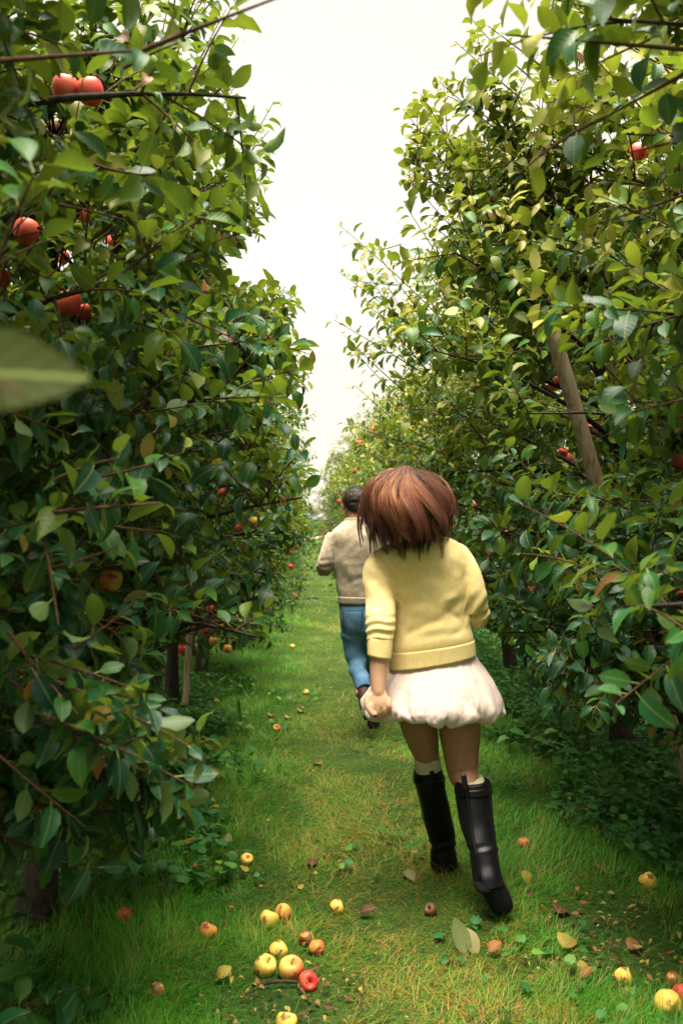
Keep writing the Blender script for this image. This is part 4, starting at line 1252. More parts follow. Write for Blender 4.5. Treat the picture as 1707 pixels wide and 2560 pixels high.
    for k, (hw, b_, zy) in enumerate(PS):
        t = k / (nt_ - 1)
        tilt = (1 - min(t * 1.6, 1)) * 34
        low_ = max(0, (t - 0.35) / 0.65)
        amp = 0.004 + 0.042 * low_ ** 1.3
        for j, a in enumerate(ang):
            wr = mnoise.noise(Vector((math.cos(a) * 5, math.sin(a) * 5, t * 3.5))) * 0.05 * min(1, t * 3) + (abs(mnoise.noise(Vector((math.cos(a) * 4.5, math.sin(a) * 4.5, t * 2.2)))) - 0.2) * 0.10 * (0.35 + t)  + mnoise.noise(Vector((math.cos(a) * 22, math.sin(a) * 22, t * 9))) * 0.012 + mnoise.noise(Vector((math.cos(a) * 11, math.sin(a) * 11, t * 7 + 3))) * 0.075 * low_ ** 2
            r = 1 + amp * (puff[j] - 0.6) + wr + 0.03 * amp2[j] * t - 0.024 * (1 - puff[j]) * (1 - low_) * seam[j]
            cx = W(714, zy, 3.70)
            p = cx + RGT * (math.cos(a) * hw * pxm * r) + FWD * (math.sin(a) * b_ * r)
            p.z += (math.cos(a) * tilt) * pxm - (puff[j] - 0.55) * 44 * gv[j] * pxm * low_ ** 1.5 + amp2[j] * 30 * pxm * low_
            V.append(tuple(p))
    V = np.array(V) - o
    i = np.arange(nth); jn = (i + 1) % nth
    Q = np.concatenate([np.stack([k * nth + i, (k + 1) * nth + i, (k + 1) * nth + jn, k * nth + jn], 1) for k in range(nt_ - 1)])
    sk = link('skirt', mesh_np('skirt', V, [Q], [M['cotton']]), root)
    sm = sk.modifiers.new('t', 'SOLIDIFY'); sm.thickness = 0.0015
    # ---- socks
    for nm, s1 in (('sock', [(W(629, 1494, 3.80), W(753, 1494, 3.80), .055, .055), (W(631, 1525, 3.81), W(754, 1520, 3.81), .054, .054), (W(634, 1552, 3.82), W(754, 1542, 3.82), .052, .052), (W(655, 1600, 3.83), W(745, 1600, 3.83), .038, .038)]),
                   ('sock', [(W(828, 1612, 3.61), W(948, 1582, 3.61), .060, .060), (W(830, 1632, 3.60), W(960, 1604, 3.60), .056, .056), (W(870, 1680, 3.58), W(950, 1680, 3.58), .035, .035)])):
        mb = MB(tuple(o)); V, F = section_loft(s1, 36, 20)
        V = V + (np.array([0.0015]) * np.sin(V[:, 2:3] * 600))
        mb.add(V, F); mb.build(nm, M['sock'], root)
    # ---- boots
    def boot(shaft, foot, extra, strap, tab, buckle, seam, heel, cre):
        shp = [section_loft(shaft, 32, 40)] + foot + extra
        def bd(V):
            zx, zy, zd = zoomxy(V)
            d = 0.003 * vnoise(V, 12, 5.0)
            for (cx, cy, w_, am, fr) in cre:
                d += am * np.sin((zy - cy + 0.35 * (zx - cx)) / fr) * np.exp(-((zy - cy) / w_) ** 2)
            return d
        bt = fuse('boot', shp, 0.004, [M['leather']], root, 4, disp=bd, org=tuple(o))
        mb = MB(tuple(o)); mb.add(*section_loft(strap, 40, 8)); mb.build('strap', M['leather'], bt)
        mb = MB(tuple(o)); mb.add(*section_loft(tab, 12, 8, sup=5)); mb.build('pull_tab', M['leather'], bt)
        mb = MB(tuple(o)); mb.add(*tube(seam, 0.0035, 8, 30, flat=0.5)); mb.build('seam', M['leather'], bt)
        c = buckle
        mb = MB(tuple(o)); mb.add(*tube([c + FWD * (0.012 * math.cos(t)) + Vector((0, 0, 0.012 * math.sin(t))) for t in np.linspace(0, 2 * math.pi, 16)], 0.002, 6)); mb.build('buckle', M['brass'], bt)
        mb = MB(tuple(o)); mb.add(*heel); mb.build('heel', M['sole'], bt)
    # planted boot
    H = W(772, 1990, 3.90); 
    def gz(v, z): return Vector((v.x, v.y, z))
    tdir = (FWD * 0.97 + RGT * 0.12).normalized()
    boot([(W(627, 1556, 3.83), W(758, 1540, 3.83), .058, .058), (W(629, 1600, 3.84), W(772, 1590, 3.84), .062, .062), (W(643, 1660, 3.85), W(782, 1660, 3.85), .062, .062), (W(666, 1755, 3.87), W(802, 1750, 3.87), .058, .058),
          (W(692, 1850, 3.885), W(820, 1840, 3.885), .052, .052), (W(709, 1915, 3.895), W(824, 1910, 3.895), .048, .048), (W(705, 1955, 3.90), W(830, 1950, 3.90), .052, .052), (W(705, 2005, 3.90), W(838, 2005, 3.90), .056, .054)],
         [tube([gz(H - tdir * 0.03, 0.05), gz(H + tdir * 0.04, 0.05), gz(H + tdir * 0.11, 0.042), gz(H + tdir * 0.17, 0.035), gz(H + tdir * 0.21, 0.03)], [0.046, 0.048, 0.046, 0.040, 0.022], 20, 24, flat=0.8)],
         [], [(W(622, 1585, 3.84), W(770, 1574, 3.84), .067, .067), (W(625, 1606, 3.84), W(777, 1596, 3.84), .067, .067)],
         [(W(700, 1538, 3.77), W(722, 1536, 3.77), .004, .004), (W(704, 1590, 3.772), W(726, 1588, 3.772), .005, .006)],
         W(628, 1600, 3.83), [W(712, 1560, 3.772), W(735, 1700, 3.795), W(765, 1850, 3.835), W(772, 1930, 3.845)],
         tube([gz(H - tdir * 0.012, 0.03), gz(H - tdir * 0.012, 0.0)], [0.045, 0.043], 20, 3),
         [(760, 1905, 26, .004, 9)])
    # trailing boot, heel raised
    boot([(W(826, 1606, 3.60), W(984, 1598, 3.60), .064, .066), (W(822, 1650, 3.59), W(991, 1640, 3.59), .066, .068), (W(828, 1720, 3.565), W(997, 1710, 3.565), .064, .066), (W(842, 1790, 3.535), W(1004, 1790, 3.535), .062, .062),
          (W(862, 1860, 3.50), W(1014, 1860, 3.50), .058, .057), (W(886, 1930, 3.465), W(1020, 1915, 3.465), .053, .052), (W(897, 1990, 3.44), W(1026, 1970, 3.44), .050, .050), (W(904, 2050, 3.41), W(1040, 2030, 3.41), .052, .05), (W(916, 2100, 3.39), W(1055, 2085, 3.39), .048, .046)],
         [tube([W(955, 1990, 3.43), W(972, 2040, 3.41), W(994, 2095, 3.40), W(1022, 2150, 3.395), W(1045, 2200, 3.39), W(1055, 2228, 3.385)], [0.030, 0.044, 0.048, 0.047, 0.042, 0.027], 20, 30, flat=0.85, updir=tuple(FWD))],
         [], [(W(818, 1632, 3.59), W(990, 1618, 3.59), .071, .073), (W(820, 1662, 3.585), W(997, 1650, 3.585), .071, .073)],
         [(W(848, 1574, 3.52), W(874, 1572, 3.52), .004, .004), (W(860, 1652, 3.512), W(888, 1650, 3.512), .005, .006)],
         W(992, 1652, 3.58), [W(870, 1620, 3.515), W(884, 1720, 3.49), W(905, 1850, 3.44), W(925, 1960, 3.39), W(940, 2060, 3.36)],
         section_loft([(W(914, 2076, 3.38), W(985, 2070, 3.38), .03, .02), (W(918, 2104, 3.372), W(990, 2098, 3.372), .03, .026), (W(926, 2120, 3.37), W(996, 2114, 3.37), .026, .026)], 24, 10, sup=3),
         [(960, 1925, 24, .0026, 11)])
    # ---- hair
    c0 = W(612, 300, 3.64)
    D = 3.64
    g = [
     [(585, 165, 3.72), (470, 225, 3.76), (410, 320, 3.76), (398, 400, 3.75), (440, 470, 3.73)],
     [(580, 150, 3.68), (450, 185, 3.69), (392, 262, 3.69), (384, 350, 3.68), (420, 500, 3.66)],
     [(575, 142, 3.63), (450, 180, 3.60), (395, 260, 3.59), (398, 370, 3.57), (430, 515, 3.57)],
     [(572, 140, 3.60), (470, 190, 3.56), (425, 270, 3.53), (440, 380, 3.52), (478, 505, 3.53)],
     [(574, 138, 3.58), (510, 195, 3.53), (480, 280, 3.50), (490, 390, 3.495), (530, 515, 3.51)],
     [(580, 138, 3.57), (552, 200, 3.515), (545, 290, 3.485), (560, 400, 3.48), (592, 520, 3.50)],
     [(586, 138, 3.57), (590, 200, 3.51), (605, 290, 3.475), (635, 400, 3.47), (656, 545, 3.49)],
     [(592, 138, 3.57), (628, 200, 3.51), (662, 290, 3.475), (695, 400, 3.47), (704, 530, 3.49)],
     [(598, 138, 3.58), (665, 195, 3.52), (712, 280, 3.49), (745, 390, 3.485), (746, 505, 3.50)],
     [(604, 140, 3.60), (700, 188, 3.55), (755, 265, 3.525), (785, 370, 3.52), (790, 495, 3.53)],
     [(608, 142, 3.63), (720, 182, 3.60), (785, 260, 3.58), (812, 340, 3.57), (815, 468, 3.57)],
     [(610, 148, 3.68), (725, 182, 3.68), (790, 255, 3.67), (824, 330, 3.66), (812, 432, 3.65)],
     [(605, 162, 3.72), (715, 205, 3.75), (780, 280, 3.76), (808, 350, 3.75), (790, 430, 3.73)],
    ]
    gp_ = [[W(605 + (p[0] - 605) * (0.91 if p[0] < 605 else 0.89) - (30 if 0 < i_ < 3 and 450 < p[0] < 770 else 8 if i_ == 3 and 450 < p[0] < 770 else 0), p[1] + (16 if i_ == 4 else 6 if i_ == 3 else 0), p[2]) for i_, p in enumerate(q)] for q in g]
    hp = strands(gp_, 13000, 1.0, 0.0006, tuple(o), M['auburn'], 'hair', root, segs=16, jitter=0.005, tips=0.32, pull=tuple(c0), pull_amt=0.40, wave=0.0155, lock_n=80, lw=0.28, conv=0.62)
    # inner mass
    hs = [ellipsoid(c0 + Vector((0, 0, 0.03)), (0.080, 0.092, 0.092))]
    for q in gp_:
        qq = [p + (c0 - p) * 0.26 for p in q]
        hs.append(tube(qq, [0.015, 0.024, 0.028, 0.026, 0.006], 12, 16))
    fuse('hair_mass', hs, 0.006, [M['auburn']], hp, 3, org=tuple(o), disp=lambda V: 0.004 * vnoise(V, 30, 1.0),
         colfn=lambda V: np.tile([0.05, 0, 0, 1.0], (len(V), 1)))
    # stray hairs
    fly = []
    for k in range(26):
        a = gp_[int(RNG.integers(0, 13))]
        e = [p.copy() for p in a]
        dv = (e[2] - c0).normalized()
        w_ = RNG.uniform(0.004, 0.03)
        e[1] = e[1] + dv * w_; e[2] = e[2] + dv * w_ * 1.2 ; e[3] = e[3] + dv * w_; e[4] = e[4] + dv * w_ * RNG.uniform(-.5, 1.3) + Vector(RNG.normal(0, 0.010, 3))
        fly.append(e)
    for q in ([(640, 145, 3.62), (735, 168, 3.6), (800, 235, 3.59), (822, 330, 3.58), (800, 400, 3.58)], [(640, 140, 3.62), (760, 165, 3.62), (808, 260, 3.6), (800, 350, 3.59), (770, 420, 3.57)],
              [(600, 140, 3.62), (700, 158, 3.6), (790, 240, 3.59), (775, 320, 3.57), (740, 380, 3.55)], [(560, 145, 3.6), (450, 170, 3.6), (372, 260, 3.6), (372, 380, 3.6), (400, 480, 3.6)]):
        for _ in range(3): fly.insert(int(RNG.integers(0, len(fly))), [W(*p) + Vector(RNG.normal(0, 0.004, 3)) for p in q])
    strands(fly, 700, 0.5, 0.0005, tuple(o), M['auburn'], 'stray_hair', hp, segs=12, jitter=0.004, tips=0.3, wave=0.01)
woman()

# ------------------------------------------------------------------ the man
def man():
    D = 6.4
    W = Z
    org = P(830, 1190, D); org.z = 0
    root = empty('person', tuple(org))
    tag(root, 'dark-haired man in a beige sweater and blue jeans running ahead of the woman', 'person')
    o = np.array(org)
    hc = W(349, 297, 6.42)
    fdir = (FWD * 0.95 - RGT * 0.3).normalized(); rdir = (RGT * 0.95 + FWD * 0.3).normalized()
    ax = [rdir, fdir, (0, 0, 1)]
    sh = [ellipsoid(hc + Vector((0, 0, 0.025)), (0.078, 0.098, 0.088), ax), ellipsoid(hc + fdir * 0.025 + Vector((0, 0, -0.05)), (0.062, 0.074, 0.078), ax),
          ellipsoid(hc + fdir * 0.106 + Vector((0, 0, -0.012)), (0.012, 0.02, 0.022), ax), ellipsoid(hc + fdir * 0.098 + Vector((0, 0, -0.062)), (0.024, 0.010, 0.007), ax)]
    for s in (-1, 1):
        sh.append(ellipsoid(hc + rdir * (0.079 * s) + Vector((0, 0, -0.02)), (0.016, 0.022, 0.035), ax))
        sh.append(ellipsoid(hc + fdir * 0.09 + rdir * (0.03 * s) + Vector((0, 0, 0.012)), (0.014, 0.010, 0.009), ax))
    sh.append(tube([hc - Vector((0, 0, 0.03)), W(356, 365, 6.40), W(362, 420, 6.40)], [0.062, 0.060, 0.08], 16, 10))
    sh.append(section_loft([(W(300, 395, D), W(420, 395, D), .06, .06), (W(250, 440, D), W(470, 440, D), .09, .09), (W(265, 600, D), W(465, 600, D), .11, .11), (W(275, 760, D), W(465, 760, D), .10, .10), (W(285, 850, D), W(470, 850, D), .11, .11)], 28, 20))
    sh.append(tube([W(252, 470, D), W(225, 560, 6.38), W(200, 600, 6.40)], [0.05, 0.046, 0.042], 14, 12))
    sh.append(tube([W(200, 600, 6.40), W(212, 590, 6.52), W(235, 570, 6.64)], [0.042, 0.038, 0.028], 14, 12))
    hb = W(240, 566, 6.67)
    sh.append(ellipsoid(hb, (0.026, 0.05, 0.044)))
    for i in range(4):
        q = hb + FWD * 0.04 + Vector((0, 0, 0.03 - 0.02 * i))
        sh.append(tube([q - FWD * 0.03, q + FWD * 0.018, q + FWD * 0.02 + RGT * 0.03, q - FWD * 0.01 + RGT * 0.036], [0.0105, 0.0108, 0.010, 0.009], 10, 12))
    sh.append(tube([hb + Vector((0, 0, 0.03)), hb + FWD * 0.03 + Vector((0, 0, 0.05)), hb + FWD * 0.06 + RGT * 0.02 + Vector((0, 0, 0.04))], [0.015, 0.013, 0.010], 10, 10))
    sh.append(tube([W(475, 470, D), W(505, 560, D), W(520, 650, 6.36)], [0.05, 0.046, 0.042], 14, 12))
    sh.append(tube([W(520, 650, 6.36), W(505, 640, 6.5), W(480, 620, 6.6)], [0.042, 0.036, 0.03], 14, 10))
    hb2 = W(476, 616, 6.64)
    sh.append(ellipsoid(hb2, (0.026, 0.05, 0.044)))
    for i in range(4):
        q = hb2 + FWD * 0.04 + Vector((0, 0, 0.03 - 0.02 * i))
        sh.append(tube([q - FWD * 0.03, q + FWD * 0.018, q + FWD * 0.02 - RGT * 0.03, q - FWD * 0.01 - RGT * 0.036], [0.0105, 0.0108, 0.010, 0.009], 10, 12))
    sh.append(tube([hb2 + Vector((0, 0, 0.03)), hb2 + FWD * 0.03 + Vector((0, 0, 0.05)), hb2 + FWD * 0.06 - RGT * 0.02 + Vector((0, 0, 0.04))], [0.015, 0.013, 0.010], 10, 10))
    sh.append(tube([W(340, 820, D), W(352, 980, 6.42), W(362, 1060, 6.38), W(385, 1200, 6.2)], [0.09, 0.062, 0.055, 0.042], 18, 20))
    sh.append(tube([W(430, 820, D), W(440, 1020, 6.55), W(440, 1150, 6.6), W(440, 1320, 6.55)], [0.09, 0.065, 0.058, 0.042], 18, 20))
    fuse('body', sh, 0.0055, [M['manskin']], root, 2, org=tuple(o))
    # sweater
    T_ = [(W(308, 376, 6.4), W(412, 376, 6.4), .07, .072), (W(280, 398, D), W(445, 398, D), .09, .09), (W(243, 430, D), W(486, 430, D), .105, .11), (W(238, 480, D), W(494, 480, D), .12, .125), (W(250, 590, D), W(484, 590, D), .125, .125),
          (W(262, 680, D), W(478, 680, D), .125, .12), (W(273, 735, D), W(478, 735, D), .13, .125)]
    ss = [section_loft(T_, 36, 30)]
    ss.append(tube([W(262, 450, D), W(240, 500, D), W(218, 570, 6.39), W(206, 605, 6.40)], [0.06, 0.064, 0.062, 0.058], 20, 24))
    ss.append(tube([W(206, 605, 6.40), W(214, 596, 6.50), W(232, 575, 6.62)], [0.058, 0.052, 0.044], 18, 16))
    ss.append(tube([W(465, 450, D), W(495, 510, D), W(515, 610, 6.37), W(520, 640, 6.37)], [0.06, 0.062, 0.06, 0.055], 20, 20))
    ss.append(tube([W(520, 640, 6.37), W(508, 636, 6.48), W(486, 622, 6.58)], [0.055, 0.05, 0.044], 18, 14))
    cr = [((262, 600), (255, 480), 6.3, .016, -.012), ((190, 600), (250, 590), 6.34, .012, -.008), ((185, 570), (245, 560), 6.34, .012, -.006), ((290, 690), (400, 640), 6.27, .02, -.008), ((300, 560), (360, 700), 6.27, .03, .007), ((230, 520), (245, 600), 6.33, .014, .006)]
    def sd(V):
        d = 0.007 * vnoise(V, 8, 2.0) + 0.003 * vnoise(V, 22, 4.0)
        for (a, b2, dd, w, am) in cr: d += seg_disp(V, W(*a, dd), W(*b2, dd), w, am)
        return d
    sw = fuse('sweater', ss, 0.007, [M['beige_knit']], root, 4, disp=sd, org=tuple(o))
    ribbed_band([(W(271, 732, D), W(480, 732, D), .136, .132), (W(274, 768, D), W(478, 768, D), .130, .128)], 90, 0.0018, 5, 'hem_band', M['beige_knit'], sw, tuple(o))
    ribbed_band([(W(308, 366, 6.405), W(412, 366, 6.405), .074, .076), (W(304, 382, 6.405), W(418, 382, 6.405), .08, .082)], 60, 0.0014, 4, 'collar', M['beige_knit'], sw, tuple(o))
    # jeans
    js = [section_loft([(W(277, 755, D), W(472, 755, D), .115, .115), (W(282, 830, D), W(478, 830, D), .12, .135), (W(292, 900, D), W(478, 900, D), .11, .12)], 32, 16),
          tube([W(345, 860, D), W(348, 960, 6.41), W(360, 1040, 6.38), W(372, 1100, 6.30), W(396, 1172, 6.20)], [0.092, 0.082, 0.070, 0.062, 0.052], 22, 30),
          tube([W(425, 860, D), W(438, 1000, 6.52), W(440, 1120, 6.6), W(440, 1290, 6.57)], [0.09, 0.078, 0.066, 0.058], 22, 26)]
    def jd(V):
        zx, zy, zd = zoomxy(V)
        d = 0.005 * vnoise(V, 10, 6.0) + 0.006 * np.sin((zy + 0.8 * (zx - 350)) / 14) * np.exp(-((zy - 1060) / 70) ** 2) * (zx < 420)
        return d + 0.006 * np.sin((zy - 0.5 * zx) / 12) * np.exp(-((zy - 930) / 35) ** 2)
    jn = fuse('jeans', js, 0.0065, [M['denim']], root, 3, disp=jd, org=tuple(o))
    # back pocket: a proud patch with a stitched edge
    po = [(294, 804), (300, 868), (330, 895), (382, 890), (388, 800)]
    def bk(x, y):
        c = 376; hw = 98
        f = max(0.0, 1 - abs((x - c) / hw) ** 2.3) ** (1 / 2.3)
        return W(x, y, D - 0.135 * f - 0.010)
    mb = MB(tuple(o))
    n = len(po)
    for k in range(n):
        a, b2 = po[k], po[(k + 1) % n]
        pts = [bk(a[0] + (b2[0] - a[0]) * t, a[1] + (b2[1] - a[1]) * t) for t in np.linspace(0, 1, 8)]
        mb.add(*tube(pts, 0.0028, 6))
    mb.build('back_pocket', M['stitch'], jn)
    # hair
    hs = [ellipsoid(hc + Vector((0, 0, 0.03)) - fdir * 0.008, (0.080, 0.096, 0.088), ax), ellipsoid(hc - fdir * 0.038 + Vector((0, 0, -0.015)), (0.066, 0.064, 0.062), ax)]
    hr = fuse('hair', hs, 0.005, [M['darkhair']], root, 2, org=tuple(o), disp=lambda V: 0.004 * vnoise(V, 45, 1.0), colfn=lambda V: np.tile([0.1, 0, 0, 1.0], (len(V), 1)))
    top = hc + Vector((0, 0, 0.115)) - fdir * 0.02
    gs = []
    for k in range(14):
        a = math.pi * (1.04 + 0.94 * k / 13)
        d = rdir * math.cos(a) + fdir * math.sin(a)
        gs.append([top + d * 0.015, hc + d * 0.068 + Vector((0, 0, 0.085)), hc + d * 0.090 + Vector((0, 0, 0.025)), hc + d * 0.080 + Vector((0, 0, -0.045))])
    strands(gs, 1500, 0.5, 0.0014, tuple(o), M['darkhair'], 'hair_strands', hr, segs=8, jitter=0.006, tips=0.55, wave=0.004)
    # shoes
    s1 = fuse('shoe', [tube([W(395, 1170, 6.2), W(398, 1215, 6.16), W(408, 1262, 6.15), W(418, 1300, 6.16)], [0.044, 0.046, 0.044, 0.032], 18, 20, flat=0.8, updir=tuple(FWD))], 0.005, [M['brownshoe']], root, 2, org=tuple(o))
    mb = MB(tuple(o)); mb.add(*tube([W(398, 1205, 6.125), W(408, 1262, 6.115), W(420, 1312, 6.13)], [0.040, 0.042, 0.034], 16, 12, flat=0.35, updir=tuple(FWD))); mb.build('sole', M['sole'], s1)
    g0 = W(440, 1300, 6.55); g0.z = 0.05
    s2 = fuse('shoe', [tube([g0 - FWD * 0.05, g0 + FWD * 0.06, g0 + FWD * 0.15, g0 + FWD * 0.21 - Vector((0, 0, 0.012))], [0.044, 0.047, 0.044, 0.026], 18, 16, flat=0.9), tube([g0, g0 + Vector((0, 0, 0.09))], [0.045, 0.045], 16, 4)], 0.005, [M['brownshoe']], root, 2, org=tuple(o))
    gg = g0.copy(); gg.z = 0.012
    mb = MB(tuple(o)); mb.add(*tube([gg - FWD * 0.07, gg + FWD * 0.06, gg + FWD * 0.21], [0.042, 0.047, 0.030], 16, 12, flat=0.25)); mb.build('sole', M['sole'], s2)
man()

def tape():
    m, nt, b = nmat('barrier_tape_film', 0.35, 0.5)
    at = nt.nodes.new('ShaderNodeAttribute'); at.attribute_name = 'lc'
    nt.links.new(at.outputs['Color'], b.inputs['Base Color'])
    A = P(655, 1241, 28); B = P(745, 1233, 28); B2 = P(830, 1226, 28)
    pts = spline([tuple(A), tuple((A + B) / 2 + Vector((0, 0, -0.03))), tuple(B), tuple(B2)], 46)
    V = []; F = []; C = []
    for k in range(45):
        for q in (pts[k], pts[k + 1]):
            for dz, dy in ((0.032, 0.004), (-0.032, -0.01)):
                V.append((q[0] - A[0], q[1] - A[1] + dy + 0.01 * math.sin(k * .4), q[2] - A[2] + dz))
                C.append((0.72, 0.07, 0.03, 1) if (k // 3) % 2 else (0.8, 0.78, 0.74, 1))
        i = len(V) - 4
        F.append((i, i + 1, i + 3, i + 2))
    o = link('barrier_tape', mesh_np('barrier_tape', V, [F], [m], C), loc=tuple(A))
    s = o.modifiers.new('t', 'SOLIDIFY'); s.thickness = 0.001
    tag(o, 'red and white striped barrier tape stretched across the far path', 'barrier tape')
tape()

# ------------------------------------------------------------------ windfall apples
FALL = [(648, 2097, 20, 'ap_orange', 'red and orange apple touching the yellow one at the top of the windfall cluster', 'r'),
 (617, 2112, 21, 'ap_yellow', 'plain yellow windfall apple with its stalk up, left of the red orange one', 's'),
 (702, 2155, 17, 'ap_brown', 'brownish orange windfall apple lying tipped in the grass above the orange one', 'r'),
 (728, 2176, 18, 'ap_orange', 'orange windfall apple rightmost in the middle of the cluster', 'c'),
 (638, 2183, 22, 'ap_yellow', 'pale yellow windfall apple leaning behind the large yellow one', 'r'),
 (609, 2218, 24, 'ap_yellow', 'large greenish yellow windfall apple leftmost in the cluster', 's'),
 (668, 2225, 27, 'ap_blush', 'largest windfall apple, yellow with a bright red cheek on its right', 'b'),
 (707, 2252, 22, 'ap_red', 'all red windfall apple at the lower right of the cluster by the stick', 'r'),
 (658, 2350, 26, 'ap_yellow', 'yellow windfall apple cut off by the bottom edge of the picture', 's'),
 (772, 2083, 17, 'ap_yellow', 'bright yellow windfall apple alone on the path left of the boots', 'r'),
 (566, 1974, 15, 'ap_yellow', 'pale yellow windfall apple half sunk in grass above the cluster', 'r'),
 (285, 2104, 19, 'ap_red', 'red orange windfall apple in the dark grass at the far left', 'c'),
 (477, 2138, 19, 'ap_orange', 'orange windfall apple alone in grass left of the cluster', 's'),
 (362, 2275, 17, 'ap_brown', 'rotten orange brown windfall apple low in the left grass', 'r'),
 (635, 1673, 9, 'ap_orange', 'small orange windfall apple beside pale fallen leaves on the upper path', 'r'),
 (672, 1485, 6, 'ap_yellow', 'tiny yellow windfall apple on the path left of the man', 'r'),
 (703, 1590, 7, 'ap_yellow', 'small yellow windfall apple on the path beside the man and his raised foot', 'r'),
 (1203, 1937, 14, 'ap_orange', 'rust orange windfall apple in grass right of the black boots', 'r'),
 (1487, 2025, 20, 'ap_yellow', 'bright yellow windfall apple at the edge of the right ground cover', 's'),
 (1430, 2243, 21, 'ap_yellow', 'yellow windfall apple lying on bare soil at the lower right', 'r'),
 (1535, 2305, 30, 'ap_yellow', 'large yellow windfall apple in the lower right corner with its dark eye showing', 'c'),
 (1566, 2283, 22, 'ap_red', 'crimson windfall apple cut by the right edge behind the large yellow one', 'r'),
 (1545, 2250, 18, 'ap_brown', 'peeling pinkish brown windfall apple above the crimson one', 'r'),
 (989, 2092, 12, 'rot', 'shrivelled reddish brown windfall apple on the path below the boots', 'r')]
for (px, py, r, mt, lab, pose) in FALL:
    g = G(px, py + r * 0.75)
    d = (g - Vector((0, 0, CAM_H))).dot(FWD)
    rad = min(r * d / (FPX * 0.91855), 0.041)
    rad = max(rad, 0.024)
    if pose == 's': rot = (0.45 + RNG.normal(0, 0.12), RNG.normal(0, 0.2), RNG.uniform(0, 6))
    elif pose == 'c': rot = (-1.75, RNG.normal(0, 0.2), 0.4)
    elif pose == 'b': rot = (0.35, 0.1, 0.0)
    else: rot = (RNG.uniform(0.7, 1.6), RNG.normal(0, 0.5), RNG.uniform(0, 6))
    o = put_apple((g.x, g.y, rad * 0.72), rad, mt, rot, name='windfall_apple')
    sc_ = o.scale[0]; o.scale = (sc_ * RNG.uniform(0.95, 1.06), sc_ * RNG.uniform(0.93, 1.05), sc_ * RNG.uniform(0.86, 1.0))
    tag(o, lab, 'apple', 'windfall apples lying in the grass')

# ------------------------------------------------------------------ notable fallen leaves
def fallen_leaf(a, b, wid, typ, rnd, label, curl=0.3, fold=0.3, lift=0.02, group='fallen leaves on the path'):
    a, b = Vector(a), Vector(b)
    ax = np.array([tuple(b - a)]); L = np.array([(b - a).length])
    V, Q, T, C = leaves_geo(np.array([[0, 0, 0.0]]), ax, np.array([[0.1, -0.5, 1.0]]), L, np.array([rnd]), np.array([typ]), LT_HI, curl=np.array([curl]), fold=np.array([fold]), wid=wid)
    o = link('fallen_leaf', mesh_np('fallen_leaf', V, [Q, T], [M['litter']], C), loc=(a.x, a.y, lift))
    sm = o.modifiers.new('s', 'SOLIDIFY'); sm.thickness = 0.0006
    tag(o, label, 'leaf', group)
def fl(x0, y0, x1, y1, wid, typ, rnd, label, lift0=0.02, lift1=0.06, **k):
    a = G(x0, y0); b = G(x1, y1); b.z = lift1; a.z = lift0
    dv = b - a
    if dv.length > 0.085: b = a + dv * (0.085 / dv.length)
    fallen_leaf(a, b, wid, typ, rnd, label, lift=lift0, **k)
_d = (G(1070, 2190) - Vector((0, 0, CAM_H))).dot(FWD)
def up_leaf(x0, y0, x1, y1, wid, typ, rnd, label, curl):
    A_, B_ = P(x0, y0, _d), P(x1, y1, _d + 0.05)
    V, Q, T, C = leaves_geo(np.array([[0, 0, 0.0]]), np.array([tuple(B_ - A_)]), np.array([(0.35, -1.0, 0.3)]), np.array([(B_ - A_).length]), np.array([rnd]), np.array([typ]), LT_HI, curl=np.array([curl]), fold=np.array([0.5]), wid=wid)
    o = link('fallen_leaf', mesh_np('fallen_leaf', V, [Q, T], [M['litter']], C), loc=tuple(A_))
    tag(o, label, 'leaf', 'fallen leaves on the path')
up_leaf(1068, 2192, 1038, 2112, 0.95, 0.0, 0.02, 'long pale green fallen leaf standing on edge below the raised boot, left of a pair', -0.2)
up_leaf(1090, 2198, 1076, 2122, 0.85, 0.0, 0.3, 'long pale fallen leaf with a pinkish tone, right of the pair below the boot', 0.25)
fl(1290, 2190, 1315, 2170, 1.4, 0.5, 0.3, 'yellow green fallen leaf flat on the grass at the lower right')
fl(735, 1762, 722, 1752, 1.2, 0.8, 0.9, 'small orange fallen leaf in the middle of the path', 0.02, 0.03)
fl(690, 1640, 712, 1620, 1.5, 0.0, 1.0, 'pale buff fallen leaf in a little heap on the path behind the man', 0.02, 0.04)
fl(622, 1650, 640, 1625, 1.2, 0.0, 0.8, 'pale fallen leaf lying left of the buff heap on the path')
fl(660, 1655, 672, 1640, 1.2, 0.0, 0.9, 'pale curled fallen leaf between two other pale leaves')
fl(716, 2000, 722, 1975, 1.0, 1.0, 0.3, 'dark purple brown curled fallen leaf on the left of the path')
fl(712, 2022, 724, 2030, 0.7, 0.0, 1.0, 'narrow pale yellow fallen leaf just below the dark purple one')
fl(500, 2262, 530, 2255, 1.2, 0.5, 0.5, 'yellow green fallen leaf left of the windfall cluster')
fl(930, 2010, 955, 2030, 1.0, 0.0, 0.2, 'grey green fallen leaf just left of the trailing boot', 0.02, 0.03)
fl(825, 2108, 860, 2112, 0.8, 1.0, 0.6, 'brown curled fallen leaf on the path left of the shrivelled apple')
fl(1120, 2200, 1150, 2195, 1.0, 0.8, 0.6, 'orange brown fallen leaf right of the pale pair')
fl(1330, 2260, 1360, 2255, 0.8, 0.8, 0.2, 'narrow rust brown fallen leaf left of the soil apple')
fl(1205, 2015, 1215, 2040, 0.9, 0.5, 0.2, 'yellow fallen leaf standing in the grass right of the trailing boot', 0.03, 0.02)
fl(1440, 2190, 1470, 2180, 1.3, 0.8, 0.9, 'crumpled pinkish brown fallen leaf on the soil patch', 0.02, 0.04)
fl(1280, 2110, 1300, 2080, 1.3, 1.0, 0.9, 'nearly black curled fallen leaf on soil left of the brown patch', 0.02, 0.05)
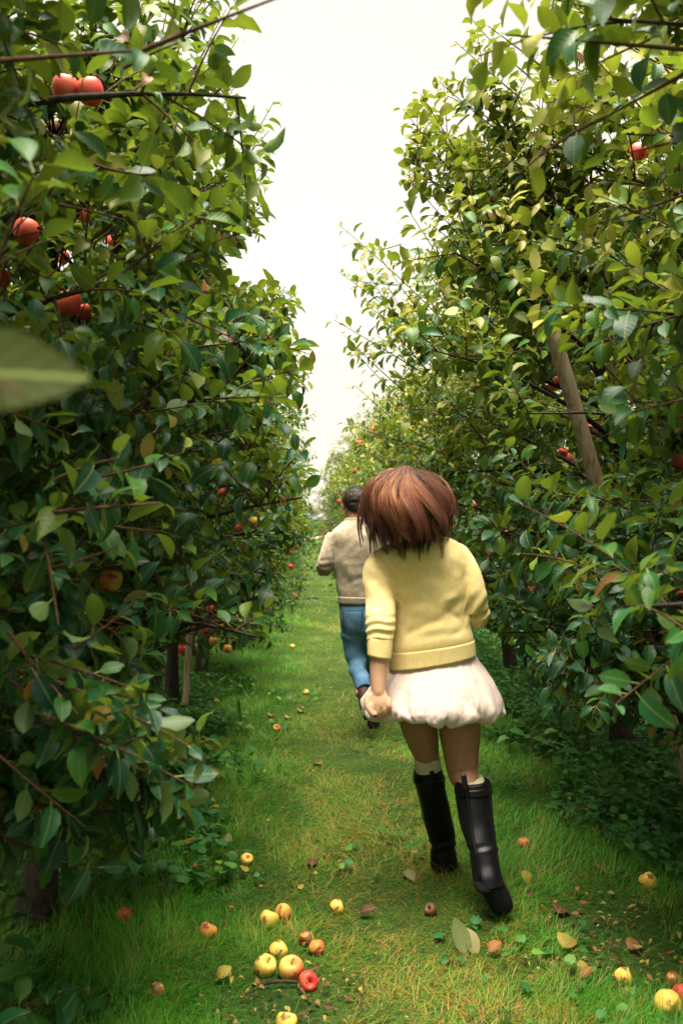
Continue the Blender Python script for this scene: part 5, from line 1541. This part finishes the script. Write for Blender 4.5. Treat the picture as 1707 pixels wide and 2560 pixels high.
fl(505, 1940, 530, 1950, 1.2, 0.0, 0.1, 'grey green fallen leaf left of the half sunk yellow apple')
fl(1190, 1730, 1235, 1695, 1.2, 0.0, 0.05, 'large pale green leaf resting in the grass before the right ground cover', 0.05, 0.10)

# stick beside the windfall cluster
mb = MB(G(585, 2280))
V, F = tube([tuple(G(575, 2275) + Vector((0, 0, .012))), tuple(G(630, 2270) + Vector((0, 0, .022))), tuple(G(690, 2268) + Vector((0, 0, .018))), tuple(G(715, 2262) + Vector((0, 0, .012)))], [0.004, 0.006, 0.005, 0.003], 7, 16, noise_amp=0.1)
mb.add(V, F); o = mb.build('stick', M['bark'], loc=tuple(G(585, 2280)))
tag(o, 'thin dark stick on the soil under the windfall apples', 'stick')

# broad-leaved weed and tall weed
def weed(base, spec, label, name, stalks=()):
    base = Vector(base)
    b = []; a = []; L = []; n = []; r = []
    mb = MB()
    for (dx, dz, dy, ln, ax) in spec:
        p = Vector((dx, dy, dz))
        b.append(tuple(p)); a.append(ax); L.append(ln); n.append((0, -0.3, 1)); r.append(RNG.uniform(0.6, 1.0))
        V, F = tube([(0, 0, 0), (dx * 0.4, dy * 0.4, dz * 0.7), tuple(p)], [0.003, 0.002, 0.0015], 5, 7)
        mb.add(V, F, (1.0, 0.5, 0, 0))
    V, Q, T, C = leaves_geo(np.array(b), np.array(a, float), np.array(n, float), np.array(L), np.array(r), np.zeros(len(b)), LT_HI, curl=np.full(len(b), 0.4), fold=np.full(len(b), 0.25), petiole=False)
    t = empty(name, tuple(base)); tag(t, label, 'weed')
    mb.build('stalk', M['cover'], t)
    link('foliage', mesh_np('foliage', V, [Q, T], [M['cover']], C), t)
    for pts in stalks:
        mm = MB(); V, F = tube([tuple(Vector(q) - base) for q in pts], 0.0025, 5, 14); mm.add(V, F)
        mm.build('dry_stalk', M['litter'], t)
gw = G(1205, 1745)
dw = (gw - Vector((0, 0, CAM_H))).dot(FWD)
weed(gw, [(-0.06, 0.12, 0, 0.13, (-0.2, -0.2, -0.9)), (0.05, 0.13, 0, 0.10, (0.8, 0, 0.1)), (0.0, 0.15, 0, 0.11, (-0.7, 0.1, 0.5)), (0.08, 0.1, 0, 0.12, (0.5, -0.2, -0.8)), (0.12, 0.16, 0, 0.09, (0.7, -0.1, 0.5)), (-0.1, 0.14, 0, 0.09, (-0.9, -0.1, 0.0))],
     'broad leaved pale green weed with looping dry stalks in front of the right cover', 'broad_leaved_weed',
     [(gw, P(1218, 1690, dw), P(1212, 1650, dw), P(1226, 1615, dw)), (gw, P(1232, 1700, dw), P(1234, 1650, dw), P(1226, 1618, dw + .02))])
tw = G(555, 1690)
sp = []
for k in range(16):
    z = 0.06 + k * 0.022; an = k * 2.4
    sp.append((0.02 * math.cos(an) - k * 0.004, z, 0.02 * math.sin(an), 0.075 - k * 0.0022, (math.cos(an), math.sin(an), 0.2)))
weed(tw, sp, 'tall leafy weed growing at the left edge of the path', 'tall_weed')
